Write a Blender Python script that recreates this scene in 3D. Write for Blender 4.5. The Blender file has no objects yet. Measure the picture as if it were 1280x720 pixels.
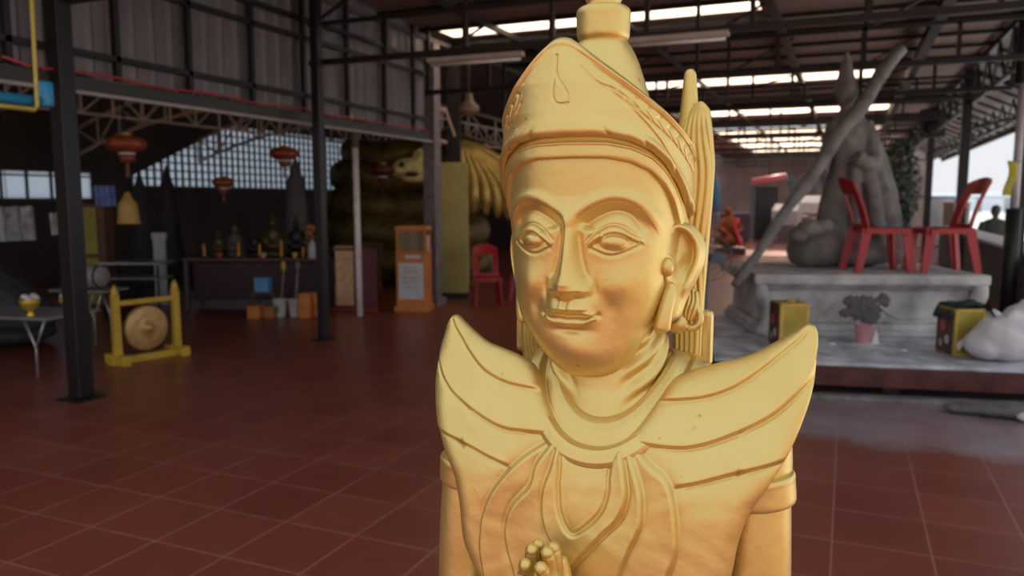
import bpy, math, random
import numpy as np
from mathutils import Vector, Matrix
random.seed(4); rng = np.random.default_rng(7)
SC = bpy.context.scene; COL = SC.collection
R = math.radians
# ------------------------------------------------------------------ camera geometry
F_, H_ = 980.0, 1.6
PHI, PIT = R(23.07), R(6.4)
FW = np.array([-math.sin(PHI)*math.cos(PIT), math.cos(PHI)*math.cos(PIT), -math.sin(PIT)])
RT = np.array([math.cos(PHI), math.sin(PHI), 0.0]); UP = np.cross(RT, FW); CAM = np.array([0, 0, H_])
def ray(x, y): return FW + RT*(x-640)/F_ + UP*(360-y)/F_
def dp(x, y, d): return CAM + ray(x, y)*d                       # photo point at a depth
def gp(x, y, z=0.0): r = ray(x, y); return CAM + r*(z-H_)/r[2]   # photo point on a level plane
def vx(x, y, X): r = ray(x, y); return CAM + r*X/r[0]
def vy(x, y, Y): r = ray(x, y); return CAM + r*Y/r[1]
# ------------------------------------------------------------------ materials
MATS = {}
def mat(name, col, rough=0.6, metal=0.0, noise=0.0, scale=8.0, bump=0.0, bscale=30.0, emit=0.0, trans=0.0, spec=0.5, alpha=1.0):
    if name in MATS: return MATS[name]
    m = bpy.data.materials.new(name); m.use_nodes = True; nt = m.node_tree; b = nt.nodes['Principled BSDF']
    b.inputs['Base Color'].default_value = (*col, 1); b.inputs['Roughness'].default_value = rough
    b.inputs['Metallic'].default_value = metal; b.inputs['Specular IOR Level'].default_value = spec
    b.inputs['Alpha'].default_value = alpha
    tc = nt.nodes.new('ShaderNodeTexCoord')
    n = nt.nodes.new('ShaderNodeTexNoise'); n.inputs['Scale'].default_value = scale; n.inputs['Detail'].default_value = 6
    nt.links.new(tc.outputs['Object'], n.inputs['Vector'])
    if noise <= 0: noise = 0.12
    r = nt.nodes.new('ShaderNodeValToRGB'); r.color_ramp.elements[0].position = .3; r.color_ramp.elements[1].position = .7
    r.color_ramp.elements[0].color = (*[max(0, c*(1-noise)) for c in col], 1)
    r.color_ramp.elements[1].color = (*[min(1, c*(1+noise)) for c in col], 1)
    nt.links.new(n.outputs['Fac'], r.inputs['Fac']); nt.links.new(r.outputs['Color'], b.inputs['Base Color'])
    if bump > 0:
        n2 = nt.nodes.new('ShaderNodeTexNoise'); n2.inputs['Scale'].default_value = bscale; n2.inputs['Detail'].default_value = 5
        bp = nt.nodes.new('ShaderNodeBump'); bp.inputs['Strength'].default_value = bump; bp.inputs['Distance'].default_value = .01
        nt.links.new(tc.outputs['Object'], n2.inputs['Vector']); nt.links.new(n2.outputs['Fac'], bp.inputs['Height']); nt.links.new(bp.outputs['Normal'], b.inputs['Normal'])
    if emit > 0:
        b.inputs['Emission Color'].default_value = (*col, 1); b.inputs['Emission Strength'].default_value = emit
    MATS[name] = m; return m
def gold_material():
    m = bpy.data.materials.new('gold_paint'); m.use_nodes = True; nt = m.node_tree; b = nt.nodes['Principled BSDF']; L = nt.links
    tc = nt.nodes.new('ShaderNodeTexCoord')
    n = nt.nodes.new('ShaderNodeTexNoise'); n.inputs['Scale'].default_value = 9; n.inputs['Detail'].default_value = 8
    L.new(tc.outputs['Object'], n.inputs['Vector'])
    r = nt.nodes.new('ShaderNodeValToRGB'); e = r.color_ramp.elements
    e[0].position, e[1].position = .25, .75
    e[0].color = (.76, .56, .185, 1); e[1].color = (.81, .62, .235, 1)
    L.new(n.outputs['Fac'], r.inputs['Fac'])
    # small worn specks where the paint has come off
    v = nt.nodes.new('ShaderNodeTexNoise'); v.inputs['Scale'].default_value = 60; v.inputs['Detail'].default_value = 3
    L.new(tc.outputs['Object'], v.inputs['Vector'])
    r2 = nt.nodes.new('ShaderNodeValToRGB'); r2.color_ramp.elements[0].position = .72; r2.color_ramp.elements[1].position = .80
    L.new(v.outputs['Fac'], r2.inputs['Fac'])
    mx = nt.nodes.new('ShaderNodeMix'); mx.data_type = 'RGBA'; L.new(r2.outputs['Color'], mx.inputs[0]); L.new(r.outputs['Color'], mx.inputs[6]); mx.inputs[7].default_value = (.5, .3, .09, 1)
    L.new(mx.outputs[2], b.inputs['Base Color'])
    b.inputs['Metallic'].default_value = GOLD_METAL; b.inputs['Roughness'].default_value = GOLD_ROUGH
    n2 = nt.nodes.new('ShaderNodeTexNoise'); n2.inputs['Scale'].default_value = 55; n2.inputs['Detail'].default_value = 6
    n3 = nt.nodes.new('ShaderNodeTexNoise'); n3.inputs['Scale'].default_value = 14; n3.inputs['Detail'].default_value = 3
    L.new(tc.outputs['Object'], n2.inputs['Vector']); L.new(tc.outputs['Object'], n3.inputs['Vector'])
    ad = nt.nodes.new('ShaderNodeMath'); ad.operation = 'MULTIPLY_ADD'; L.new(n3.outputs['Fac'], ad.inputs[0]); ad.inputs[1].default_value = 1.2; L.new(n2.outputs['Fac'], ad.inputs[2])
    bp = nt.nodes.new('ShaderNodeBump'); bp.inputs['Strength'].default_value = .22; bp.inputs['Distance'].default_value = .004
    L.new(ad.outputs[0], bp.inputs['Height']); L.new(bp.outputs['Normal'], b.inputs['Normal'])
    return m
GOLD_METAL, GOLD_ROUGH = .78, .42
# ------------------------------------------------------------------ mesh helpers
class MB:
    def __init__(s): s.v = []; s.f = []; s.sm = []
    def add(s, vs, fs, smooth=False):
        o = len(s.v); s.v += [tuple(float(c) for c in p) for p in vs]; s.f += [tuple(i+o for i in f) for f in fs]; s.sm += [smooth]*len(fs); return s
    def box(s, c, d, rz=0.0, M=None, taper=1.0):
        vs = []
        for k in (-1, 1):
            t = 1 if k < 0 else taper
            for (i, j) in ((-1, -1), (1, -1), (1, 1), (-1, 1)): vs.append(Vector((i*d[0]/2*t, j*d[1]/2*t, k*d[2]/2)))
        Q = M if M is not None else Matrix.Rotation(rz, 3, 'Z')
        vs = [Q @ p + Vector(c) for p in vs]
        return s.add(vs, [(3, 2, 1, 0), (4, 5, 6, 7), (0, 1, 5, 4), (1, 2, 6, 5), (2, 3, 7, 6), (3, 0, 4, 7)])
    def bar(s, a, b, w, h=None):
        a, b = Vector(a), Vector(b); h = h or w; d = b-a; L = d.length
        q = d.to_track_quat('Z', 'Y').to_matrix()
        return s.box((a+b)/2, (w, h, L), M=q)
    def tube(s, pts, r, n=10, cap=True, closed=False):
        pts = [Vector(p) for p in pts]; N = len(pts); rs = r if hasattr(r, '__len__') else [r]*N
        vs = []; up = None
        for i, p in enumerate(pts):
            t = (pts[(i+1) % N]-pts[i-1]) if closed else (pts[min(i+1, N-1)]-pts[max(i-1, 0)])
            t.normalize()
            if up is None: up = t.orthogonal().normalized()
            up = (up-t*up.dot(t))
            up = up.normalized() if up.length > 1e-6 else t.orthogonal().normalized()
            sd = t.cross(up)
            for k in range(n):
                a = 2*math.pi*k/n; vs.append(p+(up*math.cos(a)+sd*math.sin(a))*rs[i])
        fs = []
        for i in range(N if closed else N-1):
            j = (i+1) % N
            for k in range(n): fs.append((i*n+k, i*n+(k+1) % n, j*n+(k+1) % n, j*n+k))
        if cap and not closed: fs += [tuple(range(n-1, -1, -1)), tuple((N-1)*n+k for k in range(n))]
        return s.add(vs, fs, True)
    def lathe(s, prof, c=(0, 0, 0), n=24, sx=1, sy=1, M=None):
        vs = []; fs = []
        for (r, z) in prof:
            for k in range(n):
                a = 2*math.pi*k/n; p = Vector((r*math.cos(a)*sx, r*math.sin(a)*sy, z)); 
                if M is not None: p = M @ p
                vs.append(p+Vector(c))
        m = len(prof)
        for i in range(m-1):
            for k in range(n): fs.append((i*n+k, i*n+(k+1) % n, (i+1)*n+(k+1) % n, (i+1)*n+k))
        fs += [tuple(range(n-1, -1, -1)), tuple((m-1)*n+k for k in range(n))]
        return s.add(vs, fs, True)
    def ball(s, c, r, n=14, M=None):
        r = r if hasattr(r, '__len__') else (r, r, r)
        prof = [(max(1e-4, math.sin(math.pi*i/n)), -math.cos(math.pi*i/n)) for i in range(n+1)]
        D = Matrix.Diagonal(Vector(r)); D = (M @ D) if M is not None else D
        return s.lathe(prof, c, n=n*2, M=D)
    def build(s, name, material, parent=None, loc=None, rz=0.0, bevel=0.0, label=None, sub=0):
        me = bpy.data.meshes.new(name); me.from_pydata(s.v, [], s.f); me.update()
        me.polygons.foreach_set('use_smooth', s.sm); me.materials.append(material)
        o = bpy.data.objects.new(name, me); COL.objects.link(o)
        if parent is not None: o.parent = parent
        if loc is not None: o.location = loc
        o.rotation_euler.z = rz
        if bevel > 0:
            b = o.modifiers.new('bevel', 'BEVEL'); b.width = bevel; b.segments = 2; b.limit_method = 'ANGLE'; b.angle_limit = R(40)
        if sub: 
            u = o.modifiers.new('sub', 'SUBSURF'); u.levels = sub; u.render_levels = sub
        if label: o['label'] = label
        return o
def grid(mb, P, close_u=False, flip=False):
    """P: rows x cols x 3 array"""
    nr, nc = P.shape[:2]; o = len(mb.v)
    mb.v += [tuple(p) for p in P.reshape(-1, 3).tolist()]
    fs = []
    for i in range(nr-1):
        for j in range(nc if close_u else nc-1):
            k = (j+1) % nc
            q = (o+i*nc+j, o+i*nc+k, o+(i+1)*nc+k, o+(i+1)*nc+j)
            fs.append(q[::-1] if flip else q)
    mb.f += fs; mb.sm += [True]*len(fs)
def thing(name, label, cat, loc=(0, 0, 0), rz=0.0, group=None):
    o = bpy.data.objects.new(name, None); COL.objects.link(o); o.location = loc; o.rotation_euler.z = rz
    o.empty_display_size = .1
    o['label'] = label; o['category'] = cat
    if group: o['group'] = group
    return o
def tag(o, label, cat, group=None, kind=None):
    o['label'] = label; o['category'] = cat
    if group: o['group'] = group
    if kind: o['kind'] = kind
    return o
def struct(o): o['kind'] = 'structure'; return o
def copy_tree(o, parent=None):
    c = o.copy(); COL.objects.link(c)
    if parent is not None: c.parent = parent
    for ch in list(o.children): copy_tree(ch, c)
    return c
def sm(x, a, b):
    t = np.clip((x-a)/(b-a), 0, 1); return t*t*(3-2*t)
def catmull(pts, k=8):
    P = np.array(pts, float); out = []
    for i in range(len(P)-1):
        p0, p1, p2, p3 = P[max(i-1, 0)], P[i], P[i+1], P[min(i+2, len(P)-1)]
        for t in np.arange(k)/k:
            out.append(.5*((2*p1)+(-p0+p2)*t+(2*p0-5*p1+4*p2-p3)*t*t+(-p0+3*p1-3*p2+p3)*t**3))
    out.append(P[-1]); return np.array(out)
def pdist(X, Z, pts, k=6):
    """signed distance to a smooth polyline (positive to the left of its direction) and the position along it, 0..1"""
    P = catmull(pts, k) if k else np.array(pts, float)
    best = np.full(X.shape, 9.); sg = np.ones(X.shape); tt = np.zeros(X.shape); n = len(P)-1
    for i in range(n):
        a, b = P[i], P[i+1]; d = b-a; L2 = d@d+1e-12
        t0 = ((X-a[0])*d[0]+(Z-a[1])*d[1])/L2; t = np.clip(t0, 0, 1)
        dx, dz = X-a[0]-t*d[0], Z-a[1]-t*d[1]; q = np.hypot(dx, dz)
        m = q < best-1e-9
        best = np.where(m, q, best); s_ = np.sign(d[0]*dz-d[1]*dx); s_ = np.where(s_ == 0, 1, s_)
        sg = np.where(m, s_, sg); tt = np.where(m, (i+t)/n, tt)
    return best*sg, tt
# =================================================================== THE GOLD STATUE
GOLD = gold_material()
S0 = dp(762, 300, 1.2)[:2]
statue = thing('gold_statue', 'life-size gold painted statue of a crowned figure with winged shoulder collar, standing in the foreground', 'statue', (S0[0], S0[1], 0), R(-1))
HX = -.02          # head axis
BX = .015          # chest axis
g2 = lambda X, Z, x, z, sx, sz: np.exp(-((X-x)/sx)**2-((Z-z)/sz)**2)
def head_relief(X, Z):
    A = np.abs(X); D = np.zeros(X.shape)
    # brow ridge with a sharp lower edge over the eye hollow
    s, t = pdist(A, Z, [(.008, 1.560), (.012, 1.572), (.0185, 1.580), (.032, 1.589), (.050, 1.597), (.066, 1.599), (.083, 1.5945), (.096, 1.584), (.108, 1.563), (.115, 1.545)])
    s = -s if False else s
    end = sm(t, 0, .12)*(1-sm(t, .8, 1.0))
    D += end*.0045*np.exp(-((s-.0065)/.0075)**2)
    soc = np.where(s < 0, np.minimum(sm(-s, -.005, .0165), 1)*np.exp(-np.maximum(-s-.0145, 0)/.013), 0)
    D -= .0125*soc*end
    # nose
    hw = np.interp(Z, [1.455, 1.462, 1.467, 1.474, 1.484, 1.498, 1.52, 1.55, 1.575, 1.60], [.020, .0255, .0285, .0300, .0265, .0190, .0135, .0105, .0115, .018])
    hn = np.interp(Z-.0055*np.clip(A/.03, 0, 1.2)**2, [1.4590, 1.4615, 1.465, 1.4695, 1.475, 1.484, 1.498, 1.53, 1.555, 1.58, 1.605], [.0, .003, .0125, .0235, .0315, .0350, .0310, .0225, .0150, .0068, 0])
    tipw = np.exp(-(A/hw)**3.2)
    D += hn*(.40*np.exp(-(A/hw)**2.6)+.60*np.exp(-(A/(hw*.68))**2.1))
    D += .0075*g2(A, Z, .0235, 1.4755, .0080, .0080)              # wings of the nose
    D -= .004*g2(A, Z, .0365, 1.478, .0045, .011)
    D -= .0042*np.exp(-((A-hw*1.12-.0015)/.0050)**2)*sm(Z, 1.484, 1.50)*(1-sm(Z, 1.545, 1.575))
    D += .0045*sm(Z, 1.4450, 1.4495)*(1-sm(Z, 1.460, 1.472))*(1-sm(A, .024, .036))
    D -= .003*g2(A, Z, .012, 1.4665, .0060, .0035)                # nostrils
    # eyeball swelling, upper lid crease, lids, ball
    D += .0085*g2(A, Z, .060, 1.5455, .030, .019)
    s, t = pdist(A, Z, [(.022, 1.537), (.0255, 1.5445), (.0407, 1.5585), (.0563, 1.5662), (.0714, 1.564), (.085, 1.5541), (.094, 1.547)])
    e = sm(t, .08, .28)*(1-sm(t, .85, 1))
    D -= .0028*e*np.exp(-(s/.0020)**2); D += .0020*e*np.exp(-((s+.0045)/.0035)**2)
    up = [(.028, 1.5355), (.0408, 1.5460), (.0564, 1.5550), (.0715, 1.5535), (.087, 1.5445), (.095, 1.5415)]
    lo = [(.028, 1.5355), (.0345, 1.5335), (.0506, 1.5265), (.0639, 1.5265), (.0806, 1.5335), (.095, 1.5415)]
    su, tu = pdist(A, Z, up); sl_, tl = pdist(A, Z, lo)
    ins = (su < 0) & (sl_ > 0) & (A > .028) & (A < .095)
    dep = np.minimum(np.abs(su), np.abs(sl_))
    D -= np.where(ins, .0050*sm(dep, 0, .0030), 0)
    D += .0022*np.exp(-((su-.0022)/.0028)**2)*(tu > .01)*(tu < .99)*np.where(ins, 0, 1)
    q = 1-((A-.0608)/.0185)**2-((Z-1.5415)/.0105)**2
    D += np.where(ins, .0070*np.sqrt(np.clip(q, 0, 1)), 0)
    D += np.where(ins, .0032*np.exp(-((sl_-.0030)/.0022)**2)*sm(dep, 0, .002), 0)
    D -= .0030*np.exp(-((sl_+.0020)/.0026)**2)*(tl > .01)*(tl < .995)
    # cheeks, muzzle, lips, chin
    D += .0045*g2(A, Z, .072, 1.492, .030, .030)
    D += .0110*g2(X, Z, 0, 1.447, .034, .021)
    D -= .0030*g2(A, Z, .052, 1.445, .012, .02)
    ml = 1.4372+.0010*sm(A, 0, .012)-.0006*sm(A, .012, .02)+.0022*sm(A, .022, .038)
    dm = Z-ml; lat = 1-sm(A, .030, .041)
    upb = 1.4472-.0012*np.exp(-(A/.004)**2)+.0008*np.exp(-((A-.008)/.005)**2)-.0085*sm(A, .012, .04)   # edge of the upper lip
    wu = np.clip(dm/np.maximum(upb-ml, .0012), 0, 9)
    D += lat*.0098*np.where(dm >= 0, np.where(wu < 1, sm(wu, 0, 1), np.exp(-(wu-1)/2.2)), 0)
    D -= lat*.0035*np.exp(-(dm/.0020)**2)
    wl = (ml-Z)/.0150/(1-.55*sm(A, .01, .042))
    D += lat*.0095*np.where((wl > 0), np.where(wl < .72, sm(wl, -.25, .72)*1.0-.17*np.exp(-wl/.1), np.clip(1-((wl-.72)/.28)**2, 0, 1)**.6*np.clip((1.02-wl)/.1, 0, 1)), 0)
    D -= .0030*g2(A, Z, .0400, 1.4390, .004, .004)
    D += .0020*g2(A, Z, .0068, 1.4560, .0028, .008); D -= .0026*np.exp(-(X/.0018)**2)*sm(Z, 1.446, 1.449)*(1-sm(Z, 1.458, 1.463))
    D -= .0050*g2(X, Z, 0, 1.4165, .024, .006)
    D += .0075*g2(X, Z, .004, 1.388, .030, .024)
    s, t = pdist(A, Z, [(.037, 1.486), (.048, 1.468), (.0565, 1.450), (.058, 1.438)])
    D -= .0012*np.exp(-(s/.008)**2)*sm(t, 0, .4)*(1-sm(t, .6, 1))
    D += .0035*g2(A, Z, .066, 1.478, .02, .02)
    return D
def head_rings():
    T = np.array([(1.3425, .006, .080, -.070), (1.3435, .020, .090, -.060), (1.347, .034, .099, -.045), (1.354, .047, .105, -.03), (1.368, .063, .111, -.01),
                  (1.39, .0805, .116, .01), (1.415, .0965, .119, .035), (1.44, .1085, .121, .06), (1.48, .1190, .123, .09), (1.54, .127, .124, .12), (1.60, .1305, .127, .125),
                  (1.66, .130, .127, .125), (1.69, .124, .120, .115), (1.72, .105, .10, .10), (1.745, .075, .07, .07), (1.755, .04, .04, .04), (1.758, .006, .006, .006)])
    C = catmull(T, 60); d = np.r_[0, np.cumsum(np.hypot(np.diff(C[:, 0]), np.diff(C[:, 1])))]
    u = np.linspace(0, d[-1], 420); return np.stack([np.interp(u, d, C[:, i]) for i in range(4)], 1)
body = MB()
def build_head(mb):
    rr = head_rings(); a = np.r_[np.linspace(-math.pi/2, math.pi/2, 400), np.linspace(math.pi/2, 3*math.pi/2, 82)[1:-1]]
    z, w, yf, yb = [rr[:, i][:, None] for i in range(4)]
    p = 2.25; sa, ca = np.sin(a)[None], np.cos(a)[None]
    X = w*np.sign(sa)*np.abs(sa)**(2/p)
    # centre of depth: y from -yf to yb
    yc = np.minimum((-yf+yb)/2, 0)+0*yf
    Y = np.where(ca > 0, yc-(yf+yc)*np.abs(ca)**(2/p), yc+(yb-yc)*np.abs(ca)**(2/p))
    Z = np.broadcast_to(z, X.shape)
    front = sm(ca, .02, .3)
    D = head_relief(X, Z)*front*np.ones_like(X)
    dirx = .35*X/np.maximum(w, .02)
    Y2 = Y-D*.94; X2 = X+D*dirx*.6
    grid(mb, np.stack([X2+HX+.012*sm(1.43-Z, 0, .08), Y2, Z], -1), close_u=True, flip=False)
build_head(body)
# neck with cloth folds at both sides
def build_neck(mb):
    a = np.linspace(-math.pi, math.pi, 240, endpoint=False); u = np.linspace(0, 1, 120)[:, None]
    sa, ca = np.sin(a)[None], np.cos(a)[None]
    z = 1.235+.20*u
    r = np.interp(u, [0, .25, .45, .7, 1], [.105, .084, .074, .071, .078])
    f = np.interp(u, [0, .25, .45, .7, 1], [.085, .064, .058, .058, .055])
    side = sm(np.abs(sa), .25, .7)
    aa = np.abs(a)[None]; fold = (.0042*np.cos(2*math.pi*(z-.055*aa)/.030))*sm(aa, .35, .8)+.012*sm(aa, .5, 1.1)*(1-sm(z, 1.39, 1.43))
    X = (r+fold+.012*side*(1-u))*sa; Y = -(f+fold)*ca-.012-.030*(1-u)*(ca > 0)*ca
    Zz = z+0*X+.05*side*(1-u)*0
    grid(mb, np.stack([X+.002+.012*(1-u)+0*X, Y, Zz], -1), close_u=True)
build_neck(body)
# torso and hips
def loft(mb, rows, n=72, cx=0., p=2.3, k=10):
    C = catmull(rows, k); a = np.linspace(-math.pi, math.pi, n, endpoint=False); sa, ca = np.sin(a)[None], np.cos(a)[None]
    z, w, yf, yb = [C[:, i][:, None] for i in range(4)]
    X = w*np.sign(sa)*np.abs(sa)**(2/p); yc = (yb-yf)/2
    Y = yc-(yf+yb)/2*np.sign(ca)*np.abs(ca)**(2/p)
    o = len(mb.v); grid(mb, np.stack([X+cx, Y, np.broadcast_to(z, X.shape)], -1), close_u=True)
    mb.f += [tuple(o+i for i in range(n-1, -1, -1)), tuple(o+(len(C)-1)*n+i for i in range(n))]; mb.sm += [True, True]
loft(body, [(.86, .150, .115, .10), (.92, .158, .12, .11), (1.0, .165, .135, .11), (1.08, .180, .135, .11), (1.16, .195, .115, .105), (1.24, .20, .085, .10), (1.30, .195, .055, .085), (1.345, .150, .025, .07), (1.37, .09, -.0, .06)], cx=BX)
# arms: shoulder, upper arm, elbow, forearm to the hands joined before the chest
HC = np.array([-.018, -.228, 1.056])
for s in (-1, 1):
    P = catmull([(BX+s*.185, -.025, 1.315), (BX+s*.213, -.045, 1.27), (BX+s*.219, -.062, 1.18), (BX+s*.223, -.070, 1.08), (BX+s*.224, -.075, .985), (BX+s*.210, -.095, .945), (BX+s*.175, -.135, .950),
                 (BX+s*.110, -.185, .985), (BX-.02+s*.055, -.215, 1.010), (HC[0]+s*.022, -.232, 1.030)], 6)
    L = len(P); rad = np.interp(np.linspace(0, 9, L), range(10), [.040, .049, .0475, .0475, .047, .045, .042, .036, .029, .024])
    body.tube(P, rad, n=28)
# hands pressed together, fingers pointing up and forward
def hand(mb, s):
    c = HC
    mb.tube(catmull([c+(s*.015, .004, -.01), c+(s*.014, -.004, .015), c+(s*.013, -.010, .040), c+(s*.012, -.014, .052)], 4), [.017]*4+[.018]*4+[.017]*4+[.012], n=14)
    mb.ball(tuple(c+(s*.013, -.006, .02)), (.014, .036, .038))
    for i, (y, L) in enumerate(((.024, .044), (.0075, .047), (-.009, .036), (-.025, .022))):
        b = c+(s*.012, y-.006, .038); top = b+(-s*.001, -.004-.006*i, L)
        P = catmull([b, b+(top-b)*.45+(s*.002, 0, 0), top], 6)
        mb.tube(P, np.interp(np.linspace(0, 1, len(P)), [0, .4, .85, 1], [.0105, .0098, .0092, .005]), n=12)
        mb.ball(tuple(top-(0, 0, .003)), (.0088, .0092, .0088), n=8)
    P = catmull([c+(s*.016, .026, .0), c+(s*.018, .040, .025), c+(s*.010, .040, .055)], 6)
    mb.tube(P, [.011]*6+[.0105]*6+[.007], n=12)
hand(body, -1); hand(body, 1)
o_body = body.build('body', GOLD, statue)
# ears (one on each side) with rolled rim, lobe and spiral ear ornament
def ear(s):
    e = MB()
    def p(x, y, z): return (HX+s*(x-(.012 if s < 0 else 0)), y+(.008 if s < 0 else 0), z)
    O = np.array([(.104, 1.540), (.108, 1.558), (.122, 1.5685), (.142, 1.5650), (.158, 1.550), (.1660, 1.529), (.1635, 1.505), (.154, 1.483), (.144, 1.465), (.137, 1.448), (.130, 1.430), (.114, 1.424), (.106, 1.440), (.105, 1.470), (.103, 1.51)])
    O = catmull(np.concatenate([O[-2:], O, O[:2]]), 14)[28:-14]; c0 = np.array([.128, 1.505]); nr = 44; O[:, 0] = .112+(O[:, 0]-.103)*.80; c0[0] = .112+(c0[0]-.103)*.80
    tt = np.linspace(0, 1, nr)[:, None, None]; G = c0+(O-c0)[None]*tt; X, Z = G[..., 0], G[..., 1]
    dO, tO = np.full(X.shape, 9.), 0
    for k in range(0, len(O), 2):
        a_, b_ = O[k], O[(k+2) % len(O)]; dd = b_-a_; L2 = dd@dd+1e-12; t_ = np.clip(((X-a_[0])*dd[0]+(Z-a_[1])*dd[1])/L2, 0, 1); dO = np.minimum(dO, np.hypot(X-a_[0]-t_*dd[0], Z-a_[1]-t_*dd[1]))
    outer = np.clip(sm(X+.9*(Z-1.47), .122, .148), 0, 1)                       # the rim runs over the top and down the outer edge
    Y = -.046+(X-.112)*1.12
    Y = Y-.0085*np.exp(-((dO-.0065)/.0050)**2)*outer
    Y = Y+.0125*sm(dO, .009, .017)*sm(Z, 1.478, 1.51)
    Y = Y-.0060*np.exp(-(((X-.124)-(Z-1.50)*.30)/.006)**2)*sm(Z, 1.475, 1.485)*(1-sm(Z, 1.515, 1.53))
    Y = Y-.0050*np.exp(-((X-.127)/.010)**2)*(1-sm(Z, 1.44, 1.48))
    Yf = Y+.0075*np.clip(1-dO/.006, 0, 1)**2; Yb = -.030+(X-.112)*1.12-.006*np.clip(1-dO/.006, 0, 1)**2+.0
    X = X-(.012 if s < 0 else 0)
    grid(e, np.stack([HX+s*X, Yf, Z], -1), close_u=True, flip=(s < 0)); grid(e, np.stack([HX+s*X, Yb, Z], -1), close_u=True, flip=(s > 0))
    band = np.stack([np.stack([HX+s*X[-1], Yf[-1], Z[-1]], -1), np.stack([HX+s*X[-1], Yb[-1], Z[-1]], -1)]); grid(e, band, close_u=True)
    e.ball(p(.1200, -.046, 1.5045), (.0100, .011, .0140))
    lob = catmull([p(.123, -.036, 1.474), p(.1225, -.042, 1.462), p(.119, -.048, 1.44), p(.116, -.050, 1.422), p(.114, -.048, 1.413)], 6)
    e.tube(lob, np.interp(np.linspace(0, 1, len(lob)), [0, .25, .6, .85, 1], [.0080, .0100, .0118, .0128, .007]), n=18)
    e.ball(p(.1145, -.048, 1.419), (.0122, .0122, .011))
    e.ball(p(.123, -.036, 1.474), (.0085, .0085, .009))
    e.lathe([(.0005, -.004), (.011, -.003), (.012, .001), (.0115, .004), (.0005, .006)], p(.126, .004, 1.4155), n=20, M=Matrix.Rotation(R(90), 3, 'X') @ Matrix.Scale(1.25, 3))
    o = e.build('ear', GOLD, statue)
    k = MB(); p0 = p; p = (lambda x, y, z: p0(x-.004-(.014 if s < 0 else 0), y-.006, z))   # curled foliage ornament under and behind the ear
    for i in range(4):
        q = catmull([p(.134+.006*i, .034, 1.475-.004*i), p(.137+.0055*i, .030, 1.455-.003*i), p(.132+.006*i, .028, 1.436-.002*i), p(.134+.004*i, .028, 1.42)], 6)
        k.tube(q, np.interp(np.linspace(0, 1, len(q)), [0, .5, 1], [.003, .0055, .0045]), n=10)
    th = np.linspace(-.5, math.pi*1.25, 30)
    q = [p(.143+.018*math.cos(t-1.0)*(1-.05*t), .030-.002*t, 1.427+.021*math.sin(-t+.8)*(1-.05*t)) for t in th]
    k.tube(q, np.interp(np.linspace(0, 1, 30), [0, .6, 1], [.005, .006, .004]), n=10)
    k.build('ear_ornament', GOLD, statue)
ear(1); ear(-1)
# headband
def head_w(z): return np.interp(z, [1.40, 1.44, 1.48, 1.54, 1.60, 1.66, 1.70, 1.75], [.092, .1085, .119, .127, .1305, .130, .127, .112])
def head_f(z): return np.interp(z, [1.40, 1.44, 1.48, 1.54, 1.60, 1.66, 1.70, 1.75], [.118, .121, .123, .124, .127, .127, .122, .104])
def on_head(a, z, off):
    """point on the skull at angle a (0 = front) and height z, pushed out"""
    sa, ca = np.sin(a), np.cos(a); p = 2.25
    w, f = head_w(z)+off, head_f(z)+off
    X = w*np.sign(sa)*np.abs(sa)**(2/p); Y = -np.where(ca > 0, f, .125+off)*np.sign(ca)*np.abs(ca)**(2/p)
    return np.stack([X+HX, Y, z+0*X], -1)
def lower_edge(a):   # height of the hairline against the angle
    A = np.abs(a); return np.interp(A, [0, .35, .6, .85, 1.05, 1.2, 1.35, 1.5, 1.7, math.pi], [1.6565, 1.6555, 1.650, 1.638, 1.620, 1.600, 1.573, 1.550, 1.535, 1.50])
def upper_edge(a):
    A = np.abs(a); return np.interp(A, [0, .35, .6, .85, 1.05, 1.25, 1.45, 1.7, math.pi], [1.688, 1.6865, 1.680, 1.667, 1.649, 1.624, 1.598, 1.58, 1.54])
a = np.linspace(-math.pi, math.pi, 360, endpoint=False)[None]
hb = MB(); u = np.linspace(0, 1, 40)[:, None]
z = lower_edge(a)*(1-u)+(upper_edge(a)+.006)*u
off = .0065*np.clip(1-np.abs((u-.30)/.34)**3, 0, 1)**.5+.0015+.0035*sm(u, .45, .60)-.008*(u < .001)-.002*np.exp(-((u-.66)/.03)**2)
grid(hb, on_head(a+0*u, z, off), close_u=True)
hb.build('headband', GOLD, statue)
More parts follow.
